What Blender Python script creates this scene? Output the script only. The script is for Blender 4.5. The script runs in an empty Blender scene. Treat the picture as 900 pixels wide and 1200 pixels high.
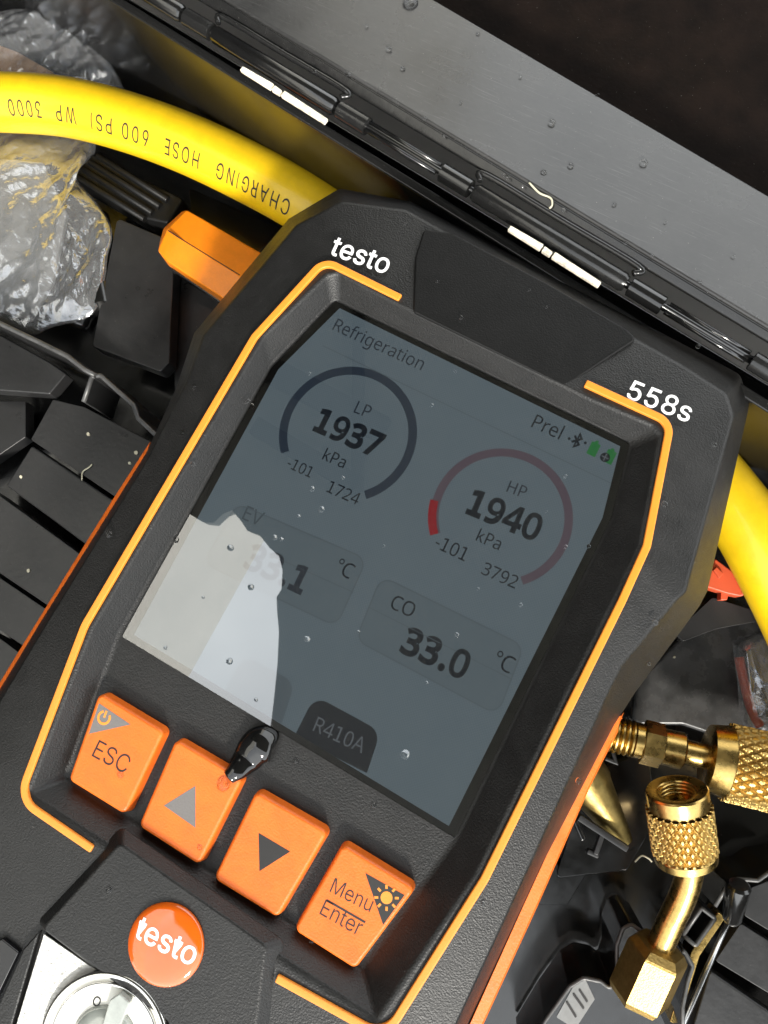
import bpy, bmesh, math, random
from mathutils import Vector, Matrix, noise
random.seed(7)
S = bpy.context.scene
COL = S.collection
S.unit_settings.scale_length = 0.01          # 1 unit = 1 cm

# ------------------------------------------------------------------ camera
CR = Matrix(((0.8726166, 0.4723619, -0.1241550), (0.4506469, -0.8767123, -0.1682048), (-0.1883017, 0.0908283, -0.9779022)))
CC = Vector((2.89975, -0.85387, 16.16738))
FPX = 950.0
cam = bpy.data.cameras.new('camera'); camo = bpy.data.objects.new('camera', cam); COL.objects.link(camo)
cam.sensor_fit = 'VERTICAL'; cam.sensor_height = 24; cam.sensor_width = 18; cam.lens = 24 * FPX / 1200
cam.clip_start = 0.1; cam.clip_end = 20000
RT = CR.transposed()
m4 = Matrix((( RT[0][0], -RT[0][1], -RT[0][2], CC.x), (RT[1][0], -RT[1][1], -RT[1][2], CC.y), (RT[2][0], -RT[2][1], -RT[2][2], CC.z), (0, 0, 0, 1)))
camo.matrix_world = m4
S.camera = camo

def ray(px, py):
    return RT @ Vector(((px - 450) / FPX, (py - 600) / FPX, 1.0))
def P(px, py, z):
    """the point of the level z that the photograph shows at this pixel"""
    d = ray(px, py); return CC + d * ((z - CC.z) / d.z)
def PX(pts, z):
    return [P(a, b, z) for a, b in pts]

# ------------------------------------------------------------------ world, sun, exposure
SUN_AZ, SUN_EL = math.radians(-52), math.radians(34)
w = bpy.data.worlds.new('World'); S.world = w; w.use_nodes = True
nt = w.node_tree; nt.nodes.clear()
sky = nt.nodes.new('ShaderNodeTexSky'); sky.sky_type = 'NISHITA'; sky.sun_disc = False
sky.sun_elevation = SUN_EL; sky.sun_rotation = math.pi / 2 - SUN_AZ
tc = nt.nodes.new('ShaderNodeTexCoord')
nz = nt.nodes.new('ShaderNodeTexNoise'); nz.inputs['Scale'].default_value = 1.6; nz.inputs['Detail'].default_value = 6
cr = nt.nodes.new('ShaderNodeValToRGB'); cr.color_ramp.elements[0].position = .3; cr.color_ramp.elements[1].position = .62
cr.color_ramp.elements[0].color = (.55, .55, .55, 1); cr.color_ramp.elements[1].color = (1, 1, 1, 1)
mx = nt.nodes.new('ShaderNodeMix'); mx.data_type = 'RGBA'; mx.inputs['B'].default_value = (16.0, 16.5, 16.6, 1)
bg = nt.nodes.new('ShaderNodeBackground'); bg.inputs['Strength'].default_value = 0.10
wo = nt.nodes.new('ShaderNodeOutputWorld')
L = nt.links.new
L(tc.outputs['Generated'], nz.inputs['Vector']); L(nz.outputs['Fac'], cr.inputs['Fac']); L(cr.outputs['Color'], mx.inputs['Factor'])
L(sky.outputs['Color'], mx.inputs['A']); L(mx.outputs['Result'], bg.inputs['Color']); L(bg.outputs['Background'], wo.inputs['Surface'])
sl = bpy.data.lights.new('sun', 'SUN'); sl.energy = 2.8; sl.angle = math.radians(6); sl.color = (1, .95, .86)
so = bpy.data.objects.new('sun', sl); COL.objects.link(so)
sd = Vector((math.cos(SUN_AZ) * math.cos(SUN_EL), math.sin(SUN_AZ) * math.cos(SUN_EL), math.sin(SUN_EL)))
so.rotation_euler = sd.to_track_quat('Z', 'Y').to_euler()
vs = S.view_settings; vs.view_transform = 'Standard'; vs.look = 'None'; vs.gamma = 1; vs.use_curve_mapping = False
vs.exposure = 0.98
S.cycles.use_denoising = True
S.cycles.max_bounces = 8; S.cycles.transparent_max_bounces = 16

# ------------------------------------------------------------------ materials
def mat(name, base, rough=.5, metal=0., spec=.5, grain=0., gscale=20., coat=0., var=0., vscale=3., emit=None, speck=0., brushed=None, rvar=0., alpha=None, trans=0., ior=None, scratch=0.):
    m = bpy.data.materials.new(name); m.use_nodes = True
    n = m.node_tree.nodes; b = n['Principled BSDF']; l = m.node_tree.links.new
    b.inputs['Base Color'].default_value = (*base, 1); b.inputs['Roughness'].default_value = rough
    b.inputs['Metallic'].default_value = metal; b.inputs['Specular IOR Level'].default_value = spec
    if ior: b.inputs['IOR'].default_value = ior
    b.inputs['Transmission Weight'].default_value = trans
    if coat: b.inputs['Coat Weight'].default_value = coat; b.inputs['Coat Roughness'].default_value = .06
    if emit: b.inputs['Emission Color'].default_value = (*emit, 1); b.inputs['Emission Strength'].default_value = 1
    if alpha is not None: b.inputs['Alpha'].default_value = alpha
    t = n.new('ShaderNodeTexCoord')
    hgt = None
    if grain:
        g = n.new('ShaderNodeTexNoise'); g.inputs['Scale'].default_value = gscale; g.inputs['Detail'].default_value = 3
        l(t.outputs['Object'], g.inputs['Vector'])
        if brushed:
            mp = n.new('ShaderNodeMapping'); mp.inputs['Scale'].default_value = brushed[0]; mp.inputs['Rotation'].default_value = (0, 0, brushed[1])
            l(t.outputs['Object'], mp.inputs['Vector']); l(mp.outputs['Vector'], g.inputs['Vector'])
        bp = n.new('ShaderNodeBump'); bp.inputs['Strength'].default_value = grain; bp.inputs['Distance'].default_value = .03
        l(g.outputs['Fac'], bp.inputs['Height']); l(bp.outputs['Normal'], b.inputs['Normal'])
    if var or speck or rvar:
        v = n.new('ShaderNodeTexNoise'); v.inputs['Scale'].default_value = vscale; v.inputs['Detail'].default_value = 8; v.inputs['Roughness'].default_value = .65
        l(t.outputs['Object'], v.inputs['Vector'])
        cur = None
        if var:
            mp = n.new('ShaderNodeMapRange'); mp.inputs['From Min'].default_value = .3; mp.inputs['From Max'].default_value = .7
            mp.inputs['To Min'].default_value = 1 - var; mp.inputs['To Max'].default_value = 1 + var
            l(v.outputs['Fac'], mp.inputs['Value'])
            mm = n.new('ShaderNodeMix'); mm.data_type = 'RGBA'; mm.blend_type = 'MULTIPLY'; mm.inputs['Factor'].default_value = 1
            mm.inputs['A'].default_value = (*base, 1); l(mp.outputs['Result'], mm.inputs['B']); cur = mm.outputs['Result']
        if speck:
            s = n.new('ShaderNodeTexNoise'); s.inputs['Scale'].default_value = 26; s.inputs['Detail'].default_value = 2
            l(t.outputs['Object'], s.inputs['Vector'])
            r2 = n.new('ShaderNodeMapRange'); r2.inputs['From Min'].default_value = .73; r2.inputs['From Max'].default_value = .8; r2.inputs['To Max'].default_value = speck
            l(s.outputs['Fac'], r2.inputs['Value'])
            m2 = n.new('ShaderNodeMix'); m2.data_type = 'RGBA'; m2.inputs['A'].default_value = (*base, 1); m2.inputs['B'].default_value = (.4, .38, .34, 1)
            if cur: l(cur, m2.inputs['A'])
            l(r2.outputs['Result'], m2.inputs['Factor']); cur = m2.outputs['Result']
        if scratch:
            mp2 = n.new('ShaderNodeMapping'); mp2.inputs['Scale'].default_value = (.9, 26, 1); mp2.inputs['Rotation'].default_value = (0, 0, .75)
            s2 = n.new('ShaderNodeTexNoise'); s2.inputs['Scale'].default_value = 1.3; s2.inputs['Detail'].default_value = 3; s2.inputs['Distortion'].default_value = .6
            l(t.outputs['Object'], mp2.inputs['Vector']); l(mp2.outputs['Vector'], s2.inputs['Vector'])
            r4 = n.new('ShaderNodeMapRange'); r4.inputs['From Min'].default_value = .60; r4.inputs['From Max'].default_value = .78; r4.inputs['To Max'].default_value = scratch
            l(s2.outputs['Fac'], r4.inputs['Value']); m3 = n.new('ShaderNodeMix'); m3.data_type = 'RGBA'; m3.inputs['B'].default_value = (.2, .2, .2, 1)
            l(r4.outputs['Result'], m3.inputs['Factor']); l(cur, m3.inputs['A']); cur = m3.outputs['Result']
        if cur: l(cur, b.inputs['Base Color'])
        if rvar:
            r3 = n.new('ShaderNodeMapRange'); r3.inputs['From Min'].default_value = .3; r3.inputs['From Max'].default_value = .7
            r3.inputs['To Min'].default_value = max(.03, rough - rvar); r3.inputs['To Max'].default_value = rough + rvar
            l(v.outputs['Fac'], r3.inputs['Value']); l(r3.outputs['Result'], b.inputs['Roughness'])
    return m

M = {}
M['grip'] = mat('grained_black_plastic', (.010, .0098, .0096), .43, spec=.42, grain=.42, gscale=28, var=.2, vscale=2, speck=.2, rvar=.06)
M['grip_fine'] = mat('satin_black_plastic', (.006, .006, .006), .45, spec=.22, grain=.25, gscale=30, var=.2, vscale=1.5, speck=.1)
M['orange'] = mat('orange_rubber', (.74, .142, .012), .42, spec=.45, grain=.25, gscale=26, var=.12, vscale=2.5, rvar=.1)
M['orange_trim'] = mat('orange_trim_plastic', (.78, .25, .025), .42, grain=.1, gscale=30, var=.05)
M['orange_handle'] = mat('orange_handle_plastic', (.88, .235, .005), .38, grain=.12, gscale=12, var=.08, coat=.2)
M['print_black'] = mat('black_print', (.012, .011, .011), .6)
M['print_grey'] = mat('grey_print', (.15, .14, .135), .6, grain=.2)
M['print_white'] = mat('white_print', (.82, .82, .82), .5)
M['badge'] = mat('glossy_orange_badge', (.62, .10, .004), .10, coat=1., var=.12, vscale=1)
M['frame_black'] = mat('gloss_black_frame', (.006, .006, .007), .25)
def screen(name, c, k=1.):
    return mat(name, (.008, .008, .008), .6, emit=tuple(x * .78 * k for x in c))
M['lcd'] = screen('screen_grey_blue', (.052, .075, .094))
n_ = M['lcd'].node_tree.nodes; l_ = M['lcd'].node_tree.links.new
_t = n_.new('ShaderNodeTexCoord'); _c = n_.new('ShaderNodeTexChecker'); _c.inputs['Scale'].default_value = 30
_c.inputs['Color1'].default_value = (.042, .057, .066, 1); _c.inputs['Color2'].default_value = (.050, .065, .075, 1)
l_(_t.outputs['Object'], _c.inputs['Vector']); l_(_c.outputs['Color'], n_['Principled BSDF'].inputs['Emission Color'])
M['s_dark'] = screen('screen_dark_text', (.004, .006, .009))
M['s_mid'] = screen('screen_mid_text', (.010, .014, .020))
M['s_slate'] = screen('screen_slate_arc', (.011, .017, .026))
M['s_mauve'] = screen('screen_mauve_arc', (.048, .036, .046))
M['s_red'] = screen('screen_red_arc', (.13, .006, .010))
M['s_green'] = screen('screen_green_icon', (.010, .085, .022))
M['s_faint'] = screen('screen_faint_text', (.026, .036, .043))
M['s_line'] = screen('screen_thin_line', (.044, .057, .066))
M['s_tab'] = screen('screen_dark_tab', (.009, .011, .014))
M['s_tabtext'] = screen('screen_grey_text', (.055, .062, .07))
M['steel'] = mat('brushed_steel', (.62, .61, .58), .33, metal=1., grain=.5, gscale=6, brushed=((1.2, 40, 1), math.radians(8)), var=.12)
M['chrome'] = mat('polished_steel', (.7, .69, .66), .14, metal=1.)
M['white_dial'] = mat('white_dial_card', (.78, .77, .70), .4)
M['dial_grey'] = mat('sight_glass_grey', (.34, .36, .33), .08, coat=1., var=.2)
M['brass'] = mat('brass', (.46, .315, .105), .28, metal=1., grain=.1, gscale=10, var=.25, vscale=3, rvar=.08)
M['brass_dull'] = mat('tarnished_brass', (.24, .175, .06), .42, metal=1., grain=.2, gscale=9, var=.35, vscale=3)
M['brass_rough'] = mat('cut_brass', (.42, .285, .095), .40, metal=1., grain=.25, gscale=24, var=.2, vscale=8)
M['hose'] = mat('yellow_rubber_hose', (.76, .49, .006), .40, grain=.08, gscale=8, var=.09, vscale=2.2, speck=.12, coat=.25)
M['tray'] = mat('scuffed_black_tray_plastic', (.019, .019, .0195), .32, grain=.12, gscale=7, var=.15, vscale=1.0, speck=.35, rvar=.06)
M['lip'] = mat('grey_edge_highlight', (.07, .07, .07), .35, grain=.1, gscale=9, var=.3, vscale=3)  # lighter grey paints the highlight along the tops of the tray walls
M['wet'] = mat('wet_scuffed_floor_plastic', (.055, .055, .055), .26, grain=.2, gscale=4, var=.5, vscale=1.2, speck=.4, rvar=.12)
M['case'] = mat('glossy_black_case_plastic', (.006, .006, .006), .17, spec=.8, grain=.03, gscale=3, var=.3, vscale=.8, speck=.2, rvar=.09)
M['lid'] = mat('satin_black_lid_plastic', (.032, .032, .032), .24, grain=.07, gscale=9, scratch=.22, var=.5, vscale=.28, speck=.5, rvar=.10)
M['gap_glint'] = mat('painted_gap_light', (.80, .73, .60), .35, var=.55, vscale=4)  # pale colour stands in for light in the hinge gaps
M['hinge'] = mat('wet_black_hinge_plastic', (.012, .012, .012), .2, grain=.12, gscale=6, rvar=.1, speck=.3)
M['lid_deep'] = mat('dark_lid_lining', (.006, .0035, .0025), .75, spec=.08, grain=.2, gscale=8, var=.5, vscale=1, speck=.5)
M['redclip'] = mat('red_orange_clip_plastic', (.56, .085, .03), .4, grain=.1)
M['wire'] = mat('grey_steel_wire', (.5, .5, .5), .25, metal=1.)
M['white_tab'] = mat('pale_grey_label', (.20, .205, .205), .5, var=.15)
M['fibre'] = mat('pale_fibre', (.6, .56, .42), .7)
M['kraft'] = mat('tan_cardboard', (.45, .26, .13), .7, grain=.2, var=.15)
M['water'] = mat('water', (1, 1, 1), .02, trans=1., ior=1.33)
M['bead_dark_sheen'] = mat('water_bead_dark_reflection', (.004, .004, .004), .03, spec=.5, coat=.3)  # dark reflections of a clear bead put into an opaque near-black
M['blocker_dark'] = mat('dark_blocker_sheet', (.09, .092, .084), .9, var=.2, vscale=.05)
M['wall'] = mat('cream_render', (.78, .76, .70), .85, var=.06, vscale=.02)
M['ground'] = mat('pale_concrete', (.42, .40, .37), .9, grain=.3, gscale=.6, var=.15, vscale=.06)

def film_mat():
    m = bpy.data.materials.new('clear_crinkled_film'); m.use_nodes = True
    n = m.node_tree.nodes; l = m.node_tree.links.new; n.clear()
    o = n.new('ShaderNodeOutputMaterial'); g = n.new('ShaderNodeBsdfGlossy'); g.inputs['Roughness'].default_value = .11
    g.inputs['Color'].default_value = (.92, .95, 1, 1)
    t = n.new('ShaderNodeBsdfTransparent'); d = n.new('ShaderNodeBsdfDiffuse'); d.inputs['Color'].default_value = (.60, .61, .63, 1)
    f = n.new('ShaderNodeLayerWeight'); f.inputs['Blend'].default_value = .5
    r = n.new('ShaderNodeMapRange'); r.inputs['To Min'].default_value = .13; r.inputs['To Max'].default_value = .62
    a = n.new('ShaderNodeMixShader'); a.inputs['Fac'].default_value = .17
    b = n.new('ShaderNodeMixShader')
    tx = n.new('ShaderNodeTexCoord'); nn = n.new('ShaderNodeTexNoise'); nn.inputs['Scale'].default_value = 3.0; nn.inputs['Detail'].default_value = 4
    nn.inputs['Distortion'].default_value = 1.0
    bp = n.new('ShaderNodeBump'); bp.inputs['Strength'].default_value = .35; bp.inputs['Distance'].default_value = .12
    l(tx.outputs['Object'], nn.inputs['Vector']); l(nn.outputs['Fac'], bp.inputs['Height'])
    for s in (g, d, f): l(bp.outputs['Normal'], s.inputs['Normal'])
    l(t.outputs[0], a.inputs[1]); l(d.outputs[0], a.inputs[2]); l(f.outputs['Facing'], r.inputs['Value'])
    l(r.outputs[0], b.inputs['Fac']); l(a.outputs[0], b.inputs[1]); l(g.outputs[0], b.inputs[2]); l(b.outputs[0], o.inputs['Surface'])
    return m
M['film'] = film_mat()
def glass_mat():
    m = bpy.data.materials.new('screen_cover_glass'); m.use_nodes = True
    n = m.node_tree.nodes; l = m.node_tree.links.new; n.clear()
    o = n.new('ShaderNodeOutputMaterial'); g = n.new('ShaderNodeBsdfGlossy'); g.inputs['Roughness'].default_value = .012
    t = n.new('ShaderNodeBsdfTransparent'); f = n.new('ShaderNodeFresnel'); f.inputs['IOR'].default_value = 2.75
    a = n.new('ShaderNodeMixShader'); l(f.outputs[0], a.inputs['Fac']); l(t.outputs[0], a.inputs[1]); l(g.outputs[0], a.inputs[2]); l(a.outputs[0], o.inputs['Surface'])
    return m
M['glass'] = glass_mat()

# ------------------------------------------------------------------ object helpers
def link_mesh(name, verts, faces, m, parent=None, smooth=False):
    me = bpy.data.meshes.new(name); me.from_pydata([tuple(v) for v in verts], [], faces); me.update()
    bm = bmesh.new(); bm.from_mesh(me); bmesh.ops.recalc_face_normals(bm, faces=bm.faces); bm.to_mesh(me); bm.free()
    if smooth:
        for p in me.polygons: p.use_smooth = True
    o = bpy.data.objects.new(name, me); COL.objects.link(o); me.materials.append(m)
    if parent is not None:
        o.parent = parent; o.matrix_parent_inverse = Matrix.Translation(-parent.location)
    return o
def bevel(o, wd, seg=2, angle=35):
    b = o.modifiers.new('bevel', 'BEVEL'); b.width = wd; b.segments = seg; b.limit_method = 'ANGLE'; b.angle_limit = math.radians(angle)
    for p in o.data.polygons: p.use_smooth = True
    b.harden_normals = False
    try:
        o.modifiers.new('wn', 'WEIGHTED_NORMAL').keep_sharp = True
    except Exception: pass
    return o
def tag(o, label, cat, group=None, kind=None):
    o['label'] = label; o['category'] = cat
    if group: o['group'] = group
    if kind: o['kind'] = kind
    return o
def thing(name, label, cat, loc, group=None):
    o = bpy.data.objects.new(name, None); COL.objects.link(o); o.location = loc; o.empty_display_size = .5
    return tag(o, label, cat, group)
def xy(v): return Vector((v[0], v[1]))
def fillet(pts, rads, closed=True, n=6):
    """round the corners of a 2D polyline"""
    pts = [xy(p) for p in pts]; out = []; k = len(pts)
    if not hasattr(rads, '__len__'): rads = [rads] * k
    for i, p in enumerate(pts):
        if (not closed and i in (0, k - 1)) or rads[i] <= 0: out.append(p.copy()); continue
        a = pts[i - 1] - p; b = pts[(i + 1) % k] - p
        la, lb = a.length, b.length; a.normalize(); b.normalize()
        ang = a.angle(b); d = min(rads[i] / max(math.tan(ang / 2), 1e-3), la * .45, lb * .45); r = d * math.tan(ang / 2)
        bis = (a + b).normalized(); c = p + bis * (r / math.sin(ang / 2))
        s, e = p + a * d - c, p + b * d - c
        t0 = math.atan2(s.y, s.x); dt = (math.atan2(e.y, e.x) - t0 + math.pi) % (2 * math.pi) - math.pi
        for j in range(n + 1):
            t = t0 + dt * j / n; out.append(c + Vector((math.cos(t), math.sin(t))) * r)
    return out
def prism(name, pts, z0, z1, m, parent=None, bev=0., seg=2, taper=0.):
    """solid with a flat top: the outline pts at z1, the same outline widened by taper at z0"""
    pts = [xy(p) for p in pts]; k = len(pts); c = sum(pts, Vector((0, 0))) / k
    low = [p + (p - c).normalized() * taper for p in pts]
    v = [(p.x, p.y, z0) for p in low] + [(p.x, p.y, z1) for p in pts]
    f = [tuple(range(k))[::-1], tuple(range(k, 2 * k))] + [(i, (i + 1) % k, k + (i + 1) % k, k + i) for i in range(k)]
    o = link_mesh(name, v, f, m, parent)
    if bev: bevel(o, bev, seg)
    return o
def flat(name, pts, z, m, parent=None):
    o = link_mesh(name, [(p[0], p[1], z) for p in pts], [tuple(range(len(pts)))], m, parent)
    if o.data.polygons[0].normal.z < 0: o.data.flip_normals()
    return o
def strip2d(pts, wd, closed=False):
    """outline of a band of width wd along an open polyline"""
    pts = [xy(p) for p in pts]; Lf, Rt = [], []
    for i, p in enumerate(pts):
        d0 = (p - pts[i - 1]).normalized() if i else None
        d1 = (pts[i + 1] - p).normalized() if i < len(pts) - 1 else None
        d = ((d0 or d1) + (d1 or d0)).normalized(); nrm = Vector((-d.y, d.x))
        h = wd / 2 / max(.5, nrm.dot(Vector((-(d1 or d0).y, (d1 or d0).x))))
        Lf.append(p + nrm * h); Rt.append(p - nrm * h)
    return Lf, Rt
def band(name, pts, wd, z0, z1, m, parent=None, bev=0.):
    Lf, Rt = strip2d(pts, wd); k = len(Lf); v = []
    for a, b in zip(Lf, Rt): v += [(a.x, a.y, z0), (b.x, b.y, z0), (b.x, b.y, z1), (a.x, a.y, z1)]
    f = [(0, 1, 2, 3), tuple(4 * (k - 1) + j for j in (3, 2, 1, 0))]
    for i in range(k - 1):
        for j in range(4): f.append((4 * i + j, 4 * i + (j + 1) % 4, 4 * i + 4 + (j + 1) % 4, 4 * i + 4 + j))
    o = link_mesh(name, v, f, m, parent)
    if bev: bevel(o, bev, 2, 50)
    return o
def loft(name, loops, m, parent=None, cap0=True, cap1=True):
    k = len(loops[0]); v = [q for lp in loops for q in lp]; f = []
    for a in range(len(loops) - 1):
        for i in range(k): f.append((a * k + i, a * k + (i + 1) % k, (a + 1) * k + (i + 1) % k, (a + 1) * k + i))
    if cap0: f.append(tuple(range(k))[::-1])
    if cap1: f.append(tuple(range((len(loops) - 1) * k, len(loops) * k)))
    return link_mesh(name, v, f, m, parent)
def frames(path):
    """parallel frames along a 3D path"""
    out = []; n0 = None
    for i, p in enumerate(path):
        t = (path[min(i + 1, len(path) - 1)] - path[max(i - 1, 0)]).normalized()
        if n0 is None:
            n0 = Vector((0, 0, 1)); n0 = n0 - t * n0.dot(t)
            if n0.length < .1: n0 = Vector((1, 0, 0)) - t * t.x
        n0 = (n0 - t * n0.dot(t)).normalized(); out.append((p, t, n0, t.cross(n0)))
    return out
def catmull(pts, n=10):
    pts = [Vector(p) for p in pts]; q = [pts[0] * 2 - pts[1]] + pts + [pts[-1] * 2 - pts[-2]]; out = []
    for i in range(1, len(q) - 2):
        for j in range(n):
            t = j / n; a, b, c, d = q[i - 1:i + 3]
            out.append(.5 * ((2 * b) + (c - a) * t + (2 * a - 5 * b + 4 * c - d) * t * t + (3 * b - a - 3 * c + d) * t ** 3))
    return out + [pts[-1]]
def tube(name, path, rad, m, parent=None, seg=16, smooth=True, squash=1.):
    rads = rad if hasattr(rad, '__len__') else [rad] * len(path)
    loops = []
    for (p, t, n, b), r in zip(frames(path), rads):
        loops.append([p + (n * math.cos(2 * math.pi * j / seg) * squash + b * math.sin(2 * math.pi * j / seg)) * r for j in range(seg)])
    o = loft(name, loops, m, parent)
    if smooth:
        for pl in o.data.polygons: pl.use_smooth = len(pl.vertices) == 4
    return o
def lathe(name, A, B, prof, m, parent=None, seg=40, smooth=True, hexa=False):
    """turned body on the axis A-B; prof = (fraction along A-B, radius)"""
    ax = (B - A); t = ax.normalized(); n = Vector((0, 0, 1)); n = (n - t * n.dot(t)).normalized(); b = t.cross(n)
    loops = [[A + ax * s + (n * math.cos(2 * math.pi * (j + .5) / seg) + b * math.sin(2 * math.pi * (j + .5) / seg)) * r for j in range(seg)] for s, r in prof]
    o = loft(name, loops, m, parent)
    if smooth:
        for pl in o.data.polygons: pl.use_smooth = True
        o.modifiers.new('edge', 'EDGE_SPLIT').split_angle = math.radians(32)
    return o
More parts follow.
